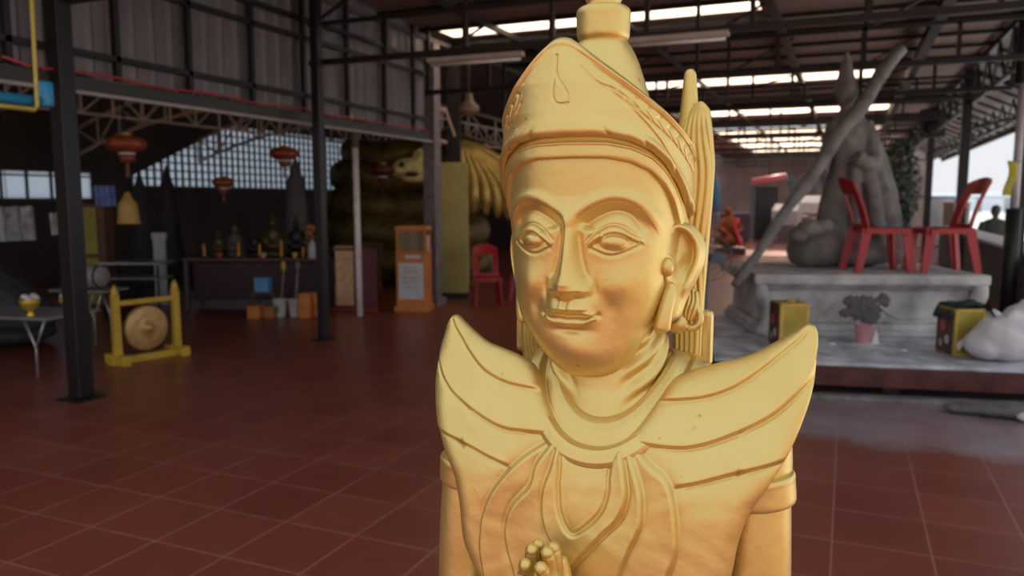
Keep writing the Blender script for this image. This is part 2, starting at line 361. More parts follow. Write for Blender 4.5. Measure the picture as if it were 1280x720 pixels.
# pointed front crown wrapped around the head
def crown():
    c = MB(); N, M_ = 560, 190
    a = np.linspace(-math.pi, math.pi, N, endpoint=False)[None]; A = np.abs(a)
    zt = np.interp(A, [0, .06, .13, .22, .40, .62, .90, 1.15, 1.40, 1.65, 2.2, math.pi], [1.817, 1.8165, 1.814, 1.807, 1.790, 1.767, 1.738, 1.714, 1.692, 1.675, 1.65, 1.64])
    zb = upper_edge(a)+.001
    u = np.linspace(0, 1, M_)[:, None]; z = zb+(zt-zb)*u
    base = np.interp(z, [1.55, 1.62, 1.68, 1.72, 1.76, 1.80, 1.835], [.1385, .1425, .1425, .1370, .1250, .108, .086])
    fr = np.interp(z, [1.55, 1.62, 1.68, 1.72, 1.76, 1.80, 1.835], [.140, .143, .146, .146, .141, .131, .117])
    sa, ca = np.sin(a), np.cos(a); p = 2.15
    bulge = .0035*np.exp(-((u-.10)/.10)**2)
    # carving
    s_ = A*.135; h = z
    D = np.zeros(z.shape)
    vb = zt-h                                     # distance below the upper edge
    D += .0030*np.exp(-((vb-.004)/.004)**2)       # rolled upper rim
    D -= .0020*np.exp(-((vb-.0125)/.0018)**2)*sm(A, .25, .5)
    D -= .0018*np.exp(-((vb-.036)/.0018)**2)*sm(A, .35, .6)
    br = sm(A, .4, .7)*(vb > .014)*(vb < .035)
    D -= .0022*br*np.exp(-((np.mod(s_*1.0-.9*np.abs(vb-.025), .017)-.0085)/.0022)**2)
    # stroke below the braid and short hair-like nicks along the lower edge
    D -= .0022*np.exp(-((vb-.060+.02*np.sin(s_*22))/.0017)**2)*sm(A, .55, .8)*(1-sm(A, 1.3, 1.5))
    v0 = h-zb
    lobes = np.abs(np.sin(s_*60+v0*40))
    D -= .0030*(1-lobes)**3*np.exp(-(v0/.010)**2)*sm(A, .15, .4)
    D += .0022*np.exp(-((v0-.004)/.006)**2)
    # drop shaped mark on the brow of the crown
    sx = np.sin(a)*.14
    for g in ([(-.004, 1.795), (-.005, 1.770), (.001, 1.755), (.006, 1.742), (.005, 1.730)], [(-.004, 1.795), (-.009, 1.765), (-.013, 1.745), (-.010, 1.732), (-.002, 1.729), (.005, 1.730)]):
        d, t = pdist(sx+0*h, h, g); D -= .0016*np.exp(-(d/.0016)**2)*(ca > 0)
    for g in ([(-.07, 1.735), (-.085, 1.715), (-.10, 1.705)], [(-.06, 1.712), (-.075, 1.700)], [(.03, 1.78), (.05, 1.757), (.075, 1.745), (.095, 1.722)], [(.035, 1.81), (.055, 1.79), (.075, 1.775)]):
        d, t = pdist(sx+0*h, h, g); D -= .0015*np.exp(-(d/.0015)**2)*(ca > 0)
    w, f = base+bulge+D, fr+bulge+D
    X = w*np.sign(sa)*np.abs(sa)**(2/p); Y = -np.where(ca > 0, f, base+bulge+D)*np.sign(ca)*np.abs(ca)**(2/p)
    # keel: the front comes to a soft vertical ridge
    Y -= .004*np.exp(-(sx/.02)**2)*sm(u, .2, .9)
    outer = np.stack([X+HX-.016*sm(z, 1.68, 1.84), Y, z], -1)
    T = .011
    wi = .93 - .0*u
    inn = outer.copy(); inn[..., 0] = HX+(outer[..., 0]-HX)*(1-T/np.maximum(w, .05)); inn[..., 1] = outer[..., 1]*(1-T/np.maximum(f, .05))
    lip = (outer[-1:]+inn[-1:])/2+np.array([0, 0, .004]); lipb = (outer[:1]+inn[:1])/2-np.array([0, 0, .002])
    allr = np.concatenate([lipb, outer, lip, inn[::-6], inn[:1], lipb])
    grid(c, allr, close_u=True)
    return c.build('crown', GOLD, statue)
crown()
# bell, ring and spire rising from the crown
sp = MB(); SX, SY = HX+.002, .012
pr = [(.001, 1.66), (.080, 1.66), (.082, 1.69), (.079, 1.72), (.074, 1.742), (.0675, 1.765), (.0610, 1.785), (.054, 1.805), (.046, 1.822), (.040, 1.832), (.0345, 1.8385)]
sp.lathe([tuple(q) for q in catmull(pr, 5)], (SX, SY, 0), n=64)
o_bell = sp.build('crown_bell', GOLD, statue)
sp = MB()
pr = [(.033, 1.836), (.037, 1.8395), (.0395, 1.845), (.0400, 1.853), (.0405, 1.868), (.0410, 1.878), (.0390, 1.884), (.034, 1.8875), (.026, 1.8895), (.0265, 1.897), (.030, 1.905), (.030, 1.925), (.024, 1.935), (.023, 1.95), (.026, 1.965), (.020, 1.985), (.017, 2.02), (.011, 2.08), (.007, 2.13), (.004, 2.17), (.0005, 2.18)]
sp.lathe([tuple(q) for q in catmull(pr, 4)], (SX, SY, 0), n=56)
sp.build('spire', GOLD, statue)
# tall carved panels behind each ear and the upright finials
def leafpanel(s):
    m = MB(); nx, nz = 60, 240
    u = np.linspace(-1, 1, nx)[None]; v = np.linspace(0, 1, nz)[:, None]; z = 1.33+.417*v
    cxp = np.interp(z, [1.33, 1.36, 1.45, 1.60, 1.68, 1.72, 1.747], [.128, .130, .130, .132, .134, .138, .142])
    hw = np.interp(z, [1.33, 1.36, 1.45, 1.60, 1.66], [.020, .022, .024, .030, .031])*np.sqrt(np.clip(1-sm(z, 1.64, 1.775)*1.0, 0, 1))*np.clip((1.748-z)/.012, 0, 1)**.5
    X = cxp+hw*u
    D = .006*np.sqrt(np.clip(1-u**2, 0, 1))
    ph = u*9+np.sin(z*26)*1.3+z*9
    D = D+.0028*np.abs(np.sin(ph))*sm(1-np.abs(u), 0, .2)*sm(1.735-z, 0, .03)
    yb = .062+.0*z
    f = np.stack([HX+s*X, yb-D-.004+0*X, z+0*X], -1); b = np.stack([HX+s*X, yb+D*.6+.006+0*X, z+0*X], -1)
    P = np.concatenate([f, b[:, ::-1]], 1); grid(m, P, close_u=True, flip=(s > 0))
    m.build('head_panel', GOLD, statue)
    k = MB()
    k.lathe([tuple(q) for q in catmull([(.004, 1.66), (.0165, 1.665), (.017, 1.70), (.0135, 1.74), (.0105, 1.775), (.009, 1.79), (.005, 1.797), (.0005, 1.798)], 4)], (HX+s*.1225, .070, 0), n=24)
    k.build('finial', GOLD, statue)
    k = MB()    # curled end above the shoulder
    k.box((HX+s*.152, .075, 1.385), (.030, .02, .09)); k.build('panel_scroll', GOLD, statue, bevel=.008)
leafpanel(1); leafpanel(-1)
# winged breastplate
def plate():
    ZT = [.9, 1.0, 1.1, 1.2, 1.25, 1.3, 1.35, 1.4, 1.44]; YT = [-.150, -.150, -.147, -.136, -.122, -.103, -.078, -.046, -.02]
    zs = np.linspace(.9, 1.44, 60); ys = np.interp(zs, ZT, YT); ys = np.convolve(np.pad(ys, 4, mode='edge'), np.ones(9)/9, 'valid')
    wrapT = [(0, 1.250), (.03, 1.256), (.06, 1.280), (.085, 1.318), (.105, 1.350), (.13, 1.3635), (.165, 1.375), (.20, 1.386), (.23, 1.402), (.255, 1.418), (.268, 1.4275), (.277, 1.4305), (.284, 1.427), (.2885, 1.4175), (.2895, 1.40)]
    out = [(.2890, 1.385), (.2870, 1.350), (.2790, 1.315), (.2640, 1.272), (.2400, 1.225), (.2190, 1.190), (.2070, 1.150), (.1990, 1.10), (.186, 1.07), (.165, 1.035), (.14, 1.0), (.10, .965), (.05, .95), (0, .945)]
    T = catmull(wrapT, 10); B = catmull(out, 10)
    n = 300
    # full outline as closed polygon (right half mirrored)
    half = np.concatenate([T, B]); poly = np.concatenate([half, (half*np.array([-1, 1]))[::-1]])
    xs = .2895*np.sin(np.linspace(-math.pi/2, math.pi/2, 2*n+1)*.999)
    xs = np.sign(xs)*.2895*(np.abs(xs)/.2895)
    A = np.abs(xs)
    # x -> top and bottom height (outline is single valued in x on both runs)
    tx, tz = T[:, 0], np.maximum.accumulate(T[:, 1]*0+T[:, 1]) if False else T[:, 1]
    o = np.argsort(tx); zt = np.interp(A, tx[o], tz[o])
    bx, bz = B[::-1, 0], B[::-1, 1]; o = np.argsort(bx); zb = np.interp(A, bx[o], bz[o])
    v = np.linspace(0, 1, 360); v = .5-.5*np.cos(v*math.pi); v = v*.6+np.linspace(0, 1, 360)*.4
    Z = zb[None]+(zt-zb)[None]*v[:, None]; X = np.broadcast_to(xs[None], Z.shape)
    d = np.full(Z.shape, 9.)
    PP = poly[::3]; 
    for i in range(len(PP)):
        a_, b_ = PP[i], PP[(i+1) % len(PP)]; dd = b_-a_; L2 = dd@dd+1e-12
        t = np.clip(((X-a_[0])*dd[0]+(Z-a_[1])*dd[1])/L2, 0, 1); d = np.minimum(d, np.hypot(X-a_[0]-t*dd[0], Z-a_[1]-t*dd[1]))
    Ysurf = np.interp(Z, zs, ys)+.25*X**2
    rim = .026; k = 1-np.minimum(d/rim, 1); h = np.sqrt(np.clip(1-k**2, 0, 1)); h[:, 0] = 0; h[:, -1] = 0; h[0] = 0; h[-1] = 0
    D = np.zeros(Z.shape)
    aX = np.abs(X)
    def lam(pts, g, up, wid=.0032, side=1, sym=True, fade=(.06, .97), ln=.03, x0=None):
        nonlocal D
        s, t = pdist(aX if sym else X, Z, pts); s = s*side
        e = sm(t, 0, fade[0])*((1-sm(t, fade[1], 1)) if fade[1] < 1 else 1.)
        D -= g*e*np.exp(-(s/wid)**2)
        D += up*e*np.where(s > 0, sm(s, 0, .009)*np.exp(-s/ln), 0)
        D -= up*.5*e*np.where(s < 0, sm(-s, 0, .006)*np.exp(s/ln), 0)
    # feather lines, averaged from both wings
    lam([(.05, 1.315), (.10, 1.322), (.150, 1.330), (.19, 1.346), (.222, 1.370), (.243, 1.389), (.266, 1.410), (.28, 1.428)], .0036, .0044, ln=.016, fade=(.15, .97))
    lam([(.03, 1.262), (.098, 1.263), (.14, 1.2665), (.183, 1.282), (.233, 1.309), (.262, 1.334), (.285, 1.362), (.31, 1.40)], .0046, .0054, ln=.02, fade=(.05, 2))
    lam([(.118, 1.212), (.158, 1.224), (.190, 1.236), (.25, 1.256), (.30, 1.272)], .0046, .0054, ln=.02, fade=(.15, 2))
    # raised rolled petals round the pendant
    gem = [(-.040, 1.26), (-.038, 1.222), (-.0375, 1.195), (-.0311, 1.160), (-.0150, 1.1375), (.0040, 1.1475), (.0262, 1.1731), (.0340, 1.2016), (.0330, 1.222), (.036, 1.26)]
    lam(gem, .0052, -.0030, side=1, sym=False, wid=.003, fade=(.01, .99), ln=.012)
    cL = [(-.046, 1.265), (-.0539, 1.226), (-.063, 1.1941), (-.0645, 1.1642), (-.0565, 1.1330), (-.0450, 1.1127), (-.0416, 1.083), (-.042, 1.05)]
    lam(cL, .0055, .0075, side=1, sym=False, ln=.016, fade=(.03, 1.1))
    dR = [(.050, 1.265), (.0606, 1.2234), (.0635, 1.196), (.0551, 1.1666), (.0349, 1.1427), (.0067, 1.1094), (-.0194, 1.077), (-.035, 1.06)]
    lam(dR, .0060, .0080, side=-1, sym=False, ln=.016, fade=(.03, .95))
    lam([(-.03, 1.275), (-.0924, 1.239), (-.1361, 1.1964), (-.159, 1.1526), (-.1654, 1.1065), (-.1615, 1.0671), (-.15, 1.02)], .0048, .0085, side=1, sym=False, ln=.016, fade=(.05, 1.1))
    lam([(-.045, 1.27), (-.0767, 1.2291), (-.086, 1.1951), (-.1113, 1.1656), (-.1223, 1.1324), (-.1186, 1.0982), (-.1087, 1.069), (-.10, 1.03)], .0055, .0080, side=1, sym=False, ln=.018, fade=(.05, 1.1))
    lam([(.055, 1.27), (.0725, 1.235), (.0841, 1.203), (.0863, 1.1669), (.0809, 1.1467), (.0702, 1.1203), (.0594, 1.0899), (.045, 1.05)], .0045, .0085, side=-1, sym=False, ln=.014, fade=(.05, 1.1))
    lam([(.05, 1.275), (.0894, 1.2452), (.1165, 1.226), (.1294, 1.189), (.1343, 1.1389), (.1248, 1.0971), (.11, 1.05)], .0046, .0085, side=-1, sym=False, ln=.018, fade=(.05, 1.1))
    # belly of the chest swells out below the collar
    D += .008*g2(X, Z, 0, 1.16, .13, .10)
    D += .0004*np.sin(X*70+3*np.sin(Z*50))*np.sin(Z*61+2*np.sin(X*33))
    th = .016
    Yf = Ysurf-th*h-D*sm(h, 0, .8); Yb = Ysurf+th*1.0*h+.004*h
    Z = Z-.021*(np.minimum(X, 0)/.28)**2
    m = MB(); P = np.stack([X+BX, Yf, Z], -1); grid(m, P)
    Q = np.stack([X+BX, Yb, Z], -1)[::1, ::1]; grid(m, Q, flip=True)
    return m.build('winged_breastplate', GOLD, statue)
plate()
# double collar lying round the neck
def collar():
    m = MB(); a = np.linspace(-math.pi, math.pi, 300, endpoint=False)[None]; sa, ca = np.sin(a), np.cos(a)
    #  radial stations: u 0 outer edge .. 1 inner edge
    U = np.array([0, .02, .06, .15, .30, .40, .45, .48, .51, .56, .70, .85, .95, 1.0, 1.03])
    lift = np.array([-.008, .003, .009, .0125, .0130, .0122, .0090, .0045, .0035, .0050, .0080, .0090, .0075, .002, -.012])
    UU = np.linspace(0, 1.03, 90); LL = np.interp(UU, U, lift); LL = np.convolve(np.pad(LL, 1, mode='edge'), [.25, .5, .25], 'valid')
    rows = []
    for u, l in zip(UU, LL):
        zf = np.interp(u, [0, .5, 1], [1.221, 1.253, 1.2885]); hwid = np.interp(u, [0, .5, 1], [.1375, .107, .079])
        zs_ = np.interp(u, [0, .5, 1], [1.353, 1.361, 1.368]); yf = np.interp(u, [0, .5, 1], [.140, .124, .088]); ybk = np.interp(u, [0, .5, 1], [.10, .08, .06])
        q = (1-np.cos(np.abs(a)))/2
        q1 = np.clip(1-ca, 0, 1)
        z = zf+(zs_-zf)*(q1**.62*.0+ (np.clip(np.abs(sa), 0, 1)**2.1*.55+q1*.45)*(ca > 0)+1.0*(ca <= 0))
        X = hwid*np.sign(sa)*np.abs(sa)**.93
        y = np.where(ca > 0, -yf*np.abs(ca)**.9, ybk*np.abs(ca))+.0
        # lie on the breastplate: it leans back towards the shoulders
        X = X*(1+l/.12*np.abs(sa)*.4); y = y-l*np.maximum(ca, 0)-.3*l; z = z+l*.55
        rows.append(np.stack([X+BX+.003*np.ones_like(X), y, z], -1)[0])
    grid(m, np.array(rows), close_u=True)
    return m.build('collar', GOLD, statue)
collar()
# armbands
for s in (-1, 1):
    ab = MB(); U = np.linspace(0, 1, 24); zc = 1.170 if s < 0 else 1.206
    pr = [(.044, -.020), (.0490, -.0205), (.0510, -.018), (.0520, -.012), (.0525, .0), (.0530, .010), (.0535, .016), (.0510, .0205), (.044, .021)]
    ab.lathe([tuple(q) for q in catmull(pr, 4)], (BX+s*.2195, -.0645, zc), n=48, M=Matrix.Rotation(R(-8 if s > 0 else 5), 3, 'Y'))
    ab.build('armband', GOLD, statue)
# wrapped skirt, feet and plinth below the frame
sk = MB()
def skirt():
    a = np.linspace(-math.pi, math.pi, 220, endpoint=False)[None]; v = np.linspace(0, 1, 80)[:, None]; z = .12+.86*v
    w = np.interp(z, [.12, .3, .6, .86, .98], [.235, .21, .20, .19, .178]); f = np.interp(z, [.12, .3, .6, .86, .98], [.20, .165, .155, .15, .145])
    fold = .008*np.sin(a*14+np.sin(z*5))*(1-v)+.002*np.sin(a*3)
    X = (w+fold)*np.sin(a); Y = -(f+fold)*np.cos(a); G = np.stack([X+BX, Y, z+0*X], -1)
    o = len(sk.v); grid(sk, G, close_u=True); sk.f.append(tuple(o+i for i in range(219, -1, -1))); sk.sm.append(False)
skirt(); sk.build('skirt', GOLD, statue)
pb = MB(); pb.box((BX, 0, .06), (.62, .56, .12)); pb.build('plinth', GOLD, statue, bevel=.015)
bl = MB(); bl.lathe([(.15, .95), (.168, .955), (.172, .985), (.168, 1.005), (.15, 1.01)], (BX, -.01, 0), n=60, sy=.85); bl.build('belt', GOLD, statue)
# =================================================================== THE HALL
DARK = mat('dark_steel', (.014, .011, .011), .5, .2)
STEEL = mat('painted_steel', (.014, .011, .012), .38, .2)
LATT = mat('lattice_steel', (.58, .46, .40), .5)
GREYST = mat('grey_steel', (.16, .13, .12), .5, .2)
BLACK = mat('black_plastic', (.012, .012, .014), .5)
WHITE = mat('white_paint', (.72, .71, .70), .5)
RED = mat('red_plastic', (.36, .016, .024), .35)
ORANGE = mat('orange_board', (.62, .21, .04), .6)
YEL = mat('yellow_paint', (.60, .38, .04), .45)
WOOD = mat('tan_wood', (.66, .40, .22), .6, noise=.25, scale=14)
MAROON = mat('maroon_board', (.13, .022, .025), .5)
DWOOD = mat('dark_wood', (.10, .045, .035), .5, noise=.4, scale=20)
CEMENT = mat('cement', (.19, .175, .165), .9, noise=.35, scale=5, bump=.5, bscale=25)
STONE = mat('dusty_stone', (.46, .44, .44), .85, noise=.45, scale=3.2, bump=.3, bscale=18)
DGOLD = mat('dark_gilding', (.55, .36, .07), .35, .6, noise=.5, scale=6, bump=.6, bscale=22)
BLUE = mat('blue_plastic', (.03, .22, .48), .5)
GLASSY = mat('lantern_red', (.24, .05, .018), .35, noise=.3)
def floor_material():
    m = bpy.data.materials.new('terracotta_tiles'); m.use_nodes = True; nt = m.node_tree; N, L = nt.nodes, nt.links; b = N['Principled BSDF']
    tc = N.new('ShaderNodeTexCoord'); sp_ = N.new('ShaderNodeSeparateXYZ'); L.new(tc.outputs['Object'], sp_.inputs[0])
    def math_(op, a, b_=None, c=None):
        n = N.new('ShaderNodeMath'); n.operation = op
        for i, q in enumerate((a, b_, c)):
            if q is None: continue
            if isinstance(q, (int, float)): n.inputs[i].default_value = q
            else: L.new(q, n.inputs[i])
        return n.outputs[0]
    T = TILE; g = .0045/T
    fx = math_('FRACT', math_('DIVIDE', math_('ADD', sp_.outputs['X'], 40*T+TX), T)); fy = math_('FRACT', math_('DIVIDE', math_('ADD', sp_.outputs['Y'], 40*T+TY), T))
    ex = math_('MINIMUM', fx, math_('SUBTRACT', 1, fx)); ey = math_('MINIMUM', fy, math_('SUBTRACT', 1, fy)); e = math_('MINIMUM', ex, ey)
    mr = N.new('ShaderNodeMapRange'); L.new(e, mr.inputs[0]); mr.inputs[1].default_value = g*.5; mr.inputs[2].default_value = g*1.2; mr.inputs[3].default_value = 1; mr.inputs[4].default_value = 0
    wn = N.new('ShaderNodeTexWhiteNoise'); cx = N.new('ShaderNodeCombineXYZ')
    L.new(math_('FLOOR', math_('DIVIDE', math_('ADD', sp_.outputs['X'], 40*T+TX), T)), cx.inputs[0]); L.new(math_('FLOOR', math_('DIVIDE', math_('ADD', sp_.outputs['Y'], 40*T+TY), T)), cx.inputs[1]); L.new(cx.outputs[0], wn.inputs['Vector'])
    n1 = N.new('ShaderNodeTexNoise'); n1.inputs['Scale'].default_value = 1.3; n1.inputs['Detail'].default_value = 8; L.new(tc.outputs['Object'], n1.inputs['Vector'])
    n2 = N.new('ShaderNodeTexNoise'); n2.inputs['Scale'].default_value = 9; n2.inputs['Detail'].default_value = 6; L.new(tc.outputs['Object'], n2.inputs['Vector'])
    f = math_('ADD', math_('ADD', math_('MULTIPLY', wn.outputs['Value'], .16), .07), math_('ADD', math_('MULTIPLY', n1.outputs['Fac'], .5), math_('MULTIPLY', n2.outputs['Fac'], .25)))
    r = N.new('ShaderNodeValToRGB'); r.color_ramp.elements[0].position = .25; r.color_ramp.elements[1].position = .8
    r.color_ramp.elements[0].color = (.165, .036, .023, 1); r.color_ramp.elements[1].color = (.27, .070, .045, 1); L.new(f, r.inputs['Fac'])
    mx = N.new('ShaderNodeMix'); mx.data_type = 'RGBA'; L.new(math_('MULTIPLY', mr.outputs[0], .55), mx.inputs[0]); L.new(r.outputs['Color'], mx.inputs[6]); mx.inputs[7].default_value = (.42, .24, .20, 1)
    # cement dust lying on the tiles around the platform
    n3 = N.new('ShaderNodeTexNoise'); n3.inputs['Scale'].default_value = 2.6; n3.inputs['Detail'].default_value = 9; n3.inputs['Roughness'].default_value = .7; L.new(tc.outputs['Object'], n3.inputs['Vector'])
    dx = math_('DIVIDE', math_('ADD', sp_.outputs['X'], -1.3), 2.9); dy = math_('DIVIDE', math_('ADD', math_('SUBTRACT', sp_.outputs['Y'], 7.2), math_('MULTIPLY', sp_.outputs['X'], -.2)), 1.75)
    dd = math_('SQRT', math_('ADD', math_('MULTIPLY', dx, dx), math_('MULTIPLY', dy, dy)))
    dm = N.new('ShaderNodeMapRange'); L.new(math_('ADD', dd, math_('MULTIPLY', n3.outputs['Fac'], -.35)), dm.inputs[0]); dm.inputs[1].default_value = .80; dm.inputs[2].default_value = .92; dm.inputs[3].default_value = .95; dm.inputs[4].default_value = 0
    dust = math_('MULTIPLY', dm.outputs[0], n3.outputs['Fac']); dust = math_('MULTIPLY', dust, 1.25)
    mx2 = N.new('ShaderNodeMix'); mx2.data_type = 'RGBA'; L.new(dust, mx2.inputs[0]); L.new(mx.outputs[2], mx2.inputs[6]); mx2.inputs[7].default_value = (.33, .30, .34, 1)
    L.new(mx2.outputs[2], b.inputs['Base Color'])
    rr = N.new('ShaderNodeMapRange'); L.new(n2.outputs['Fac'], rr.inputs[0]); rr.inputs[3].default_value = .26; rr.inputs[4].default_value = .40
    L.new(rr.outputs[0], b.inputs['Roughness']); b.inputs['Specular IOR Level'].default_value = .45
    bp = N.new('ShaderNodeBump'); bp.inputs['Strength'].default_value = .07; bp.inputs['Distance'].default_value = .003; L.new(math_('SUBTRACT', math_('MULTIPLY', n2.outputs['Fac'], .6), mr.outputs[0]), bp.inputs['Height']); L.new(bp.outputs['Normal'], b.inputs['Normal'])
    return m
TILE, TX, TY = .42, 0.0, -.08
m = MB(); m.box((-5.9, 20.6, -.1), (17.4, 50.8, .2)); struct(m.build('floor', floor_material()))
m = MB(); m.box((-5.9, -44.8, -.1), (90, 80, .2)); m.box((21, -1.1, -.1), (36.2, 7.4, .2)); struct(m.build('floor_bounce', mat('bounce_ground', (.27, .155, .075), .9, noise=.25, scale=.8)))  # unseen forecourt ground, added in a warm colour to bounce light onto the statue
# water, far shore and bridge on the right
def water_material():
    m = bpy.data.materials.new('water'); m.use_nodes = True; b = m.node_tree.nodes['Principled BSDF']; nt = m.node_tree
    b.inputs['Base Color'].default_value = (.62, .66, .68, 1); b.inputs['Roughness'].default_value = .12
    n = nt.nodes.new('ShaderNodeTexNoise'); n.inputs['Scale'].default_value = 1.5; tc = nt.nodes.new('ShaderNodeTexCoord'); bp = nt.nodes.new('ShaderNodeBump'); bp.inputs['Strength'].default_value = .15
    nt.links.new(tc.outputs['Object'], n.inputs['Vector']); nt.links.new(n.outputs['Fac'], bp.inputs['Height']); nt.links.new(bp.outputs['Normal'], b.inputs['Normal']); return m
m = MB(); m.box((600, 500, -2.55), (1193, 1400, .1)); struct(m.build('water', water_material()))
m = MB()
xs = np.linspace(20, 330, 90); 
hz = 6.6+1.2*np.sin(xs*.031)+.6*np.sin(xs*.09+1)+.25*np.sin(xs*.29)
P = np.array([[(x, 370+25*t, -2.6+h*(1-(t)**2)) for x, h in zip(xs, hz)] for t in (-1, -.7, -.3, 0, .5, 1)]); grid(m, P)
HILL = mat('hazy_hill', (.17, .21, .26), .9, noise=.15, scale=.02)
struct(m.build('hills', HILL))
br = thing('bridge', 'long pale road bridge over the water in the far distance', 'bridge', (0, 0, 0))
m = MB(); m.bar((30, 322, 2.4), (150, 330, 2.6), 4, .55); m.build('deck', mat('bridge_concrete', (.40, .41, .42), .8), br)
for i in range(14):
    t = (i+.5)/14; m = MB(); m.box((30+120*t, 322+8*t, -.1), (1.6, 3, 5.0)); m.build('pier', mat('bridge_concrete', (.6, .6, .6)), br)
# ---- roof
def roof_material():
    m = bpy.data.materials.new('ribbed_roof'); m.use_nodes = True; nt = m.node_tree; N, L = nt.nodes, nt.links; b = N['Principled BSDF']
    tc = N.new('ShaderNodeTexCoord'); w = N.new('ShaderNodeTexWave'); w.wave_type = 'BANDS'; w.bands_direction = 'Y'; w.inputs['Scale'].default_value = 1.6; w.inputs['Distortion'].default_value = 0
    L.new(tc.outputs['Object'], w.inputs['Vector'])
    n = N.new('ShaderNodeTexNoise'); n.inputs['Scale'].default_value = .8; n.inputs['Detail'].default_value = 6; L.new(tc.outputs['Object'], n.inputs['Vector'])
    r = N.new('ShaderNodeValToRGB'); r.color_ramp.elements[0].color = (.17, .10, .085, 1); r.color_ramp.elements[1].color = (.30, .19, .165, 1); L.new(n.outputs['Fac'], r.inputs['Fac']); L.new(r.outputs['Color'], b.inputs['Base Color'])
    bp = N.new('ShaderNodeBump'); bp.inputs['Strength'].default_value = .8; bp.inputs['Distance'].default_value = .03; L.new(w.outputs['Fac'], bp.inputs['Height']); L.new(bp.outputs['Normal'], b.inputs['Normal'])
    b.inputs['Roughness'].default_value = .6; return m
ROOF = roof_material(); RZ = 4.08; RX0, RX1 = -6.6, 2.02
strips = [(10.4, 11.1), (16.9, 17.9), (22.8, 24.4), (29.8, 31.4), (33.2, 35.2), (37, 39.4), (41.5, 43.5)]
SK = bpy.data.materials.new('translucent_sheet'); SK.use_nodes = True; nt = SK.node_tree
tr = nt.nodes.new('ShaderNodeBsdfTranslucent'); tr.inputs['Color'].default_value = (.98, .86, .76, 1); nt.links.new(tr.outputs[0], nt.nodes['Material Output'].inputs[0])
m = MB(); y0 = 2.6; spans = []
for a_, b_ in strips+[(46, 46)]:
    spans.append((y0, a_)); y0 = b_
for (a_, b_) in spans:
    if a_ < 27.4 < b_: m.box(((RX0+RX1)/2, (a_+27.3)/2, RZ+.02), (RX1-RX0, 27.3-a_, .03)); m.box((RX0+1.0, 28.4, RZ+.02), (2.0, 2.4, .03)); m.box((.8, 28.4, RZ+.02), (2.44, 2.4, .03)); continue
    m.box(((RX0+RX1)/2, (a_+b_)/2, RZ+.02), (RX1-RX0, b_-a_, .03))
for (a_, b_), (x0, x1) in zip(strips, [(-5.7, -1.15), (-4.3, .6), (-4.6, .9), (-4.6, 1.0), (-4.6, 1.0), (-4.6, 1.0), (-4.6, 1.0)]):   # strips end short of the roof edges
    m.box(((x1+RX1)/2, (a_+b_)/2, RZ+.02), (RX1-x1, b_-a_, .03))
    if x0 > RX0: m.box(((RX0+x0)/2, (a_+b_)/2, RZ+.02), (x0-RX0, b_-a_, .03))
struct(m.build('ceiling', ROOF))
for i, ((a_, b_), (x0, x1)) in enumerate(zip(strips, [(-5.7, -1.15), (-4.3, .6), (-4.6, .9), (-4.6, 1.0), (-4.6, 1.0), (-4.6, 1.0), (-4.6, 1.0)])):
    m = MB(); m.box(((x0+x1)/2, (a_+b_)/2, RZ+.02), (x1-x0, b_-a_, .006)); struct(m.build('window_%d' % (i+1), SK))
# lower side roof sloping out to the waterside eave
m = MB(); d = Vector((1.6, 0, -.72)); q = Matrix.Rotation(math.atan2(.72, 1.6), 3, 'Y')
m.box((2.82, 23.5, 3.72), (1.76, 30, .03), M=q)
SIDE = mat('grey_side_roof', (.30, .27, .255), .55, noise=.3, scale=.9)
struct(m.build('trim_1', SIDE))
m = MB(); m.box((3.62, 23.5, 3.30), (.05, 30, .16)); 
for y in np.arange(9, 38, 1.15): m.bar((2.05, y, 4.00), (3.6, y, 3.30), .04, .05)
struct(m.build('trim_2', DARK))
# trusses across the hall
ti = 3
for y in (4.4, 7.45, 10.1, 12.8, 16.2, 20, 23.1, 26.4, 29.4, 32, 35.3, 39.5, 44):
    zl, zu = (3.13, 3.55) if y < 14 else (3.42, 3.78)
    m = MB(); m.bar((-5.65, y, zl), (2.0, y, zl), .06, .06); m.bar((-5.65, y, zu), (2.0, y, zu), .045, .045)
    for x in np.arange(-5.6, 2.05, .95): m.bar((x, y, zl), (x, y, 4.06 if int(round((x+5.6)/.95)) % 2 == 0 else zu), .045)
    for x in np.arange(-5.6, 1.2, 1.9): m.bar((x, y, zu), (x+.95, y, 4.02), .03)
    struct(m.build('trim_%d' % ti, DARK)); ti += 1
# purlins and rafters
m = MB()
for y in np.arange(2.65, 46, 1.08):
    if any(a_-(1.0 if a_ > 15 else .05) < y < b_+.05 for a_, b_ in strips): continue
    m.bar((RX0, y, 4.03), (RX1, y, 4.03), .045, .06)
struct(m.build('trim_%d' % ti, DARK)); ti += 1
for x, w_, z_ in ((-4.6, .06, 3.96), (-2.85, .06, 3.96), (-.95, .09, 3.93), (.95, .13, 3.88), (2.0, .07, 3.98)):
    m = MB(); m.bar((x, 2.62, z_), (x, 45.8, z_), w_, w_*1.2); struct(m.build('trim_%d' % ti, DARK)); ti += 1
m = MB()                                            # lattice beam over the waterside columns
m.bar((2.0, 3, 3.35), (2.0, 45, 3.35), .06)
for k, y in enumerate(np.arange(3, 44.5, .55)): m.bar((2.0, y, 3.35 if k % 2 else 3.95), (2.0, y+.55, 3.95 if k % 2 else 3.35), .035)
struct(m.build('trim_%d' % ti, DARK)); ti += 1
m = MB()
m.bar((2.95, 9, 3.15), (2.95, 38, 3.15), .05)
for k, y in enumerate(np.arange(9, 37.5, .6)): m.bar((2.95, y, 3.15 if k % 2 else 3.6), (2.95, y+.6, 3.6 if k % 2 else 3.15), .035)
struct(m.build('trim_%d' % ti, DARK)); ti += 1
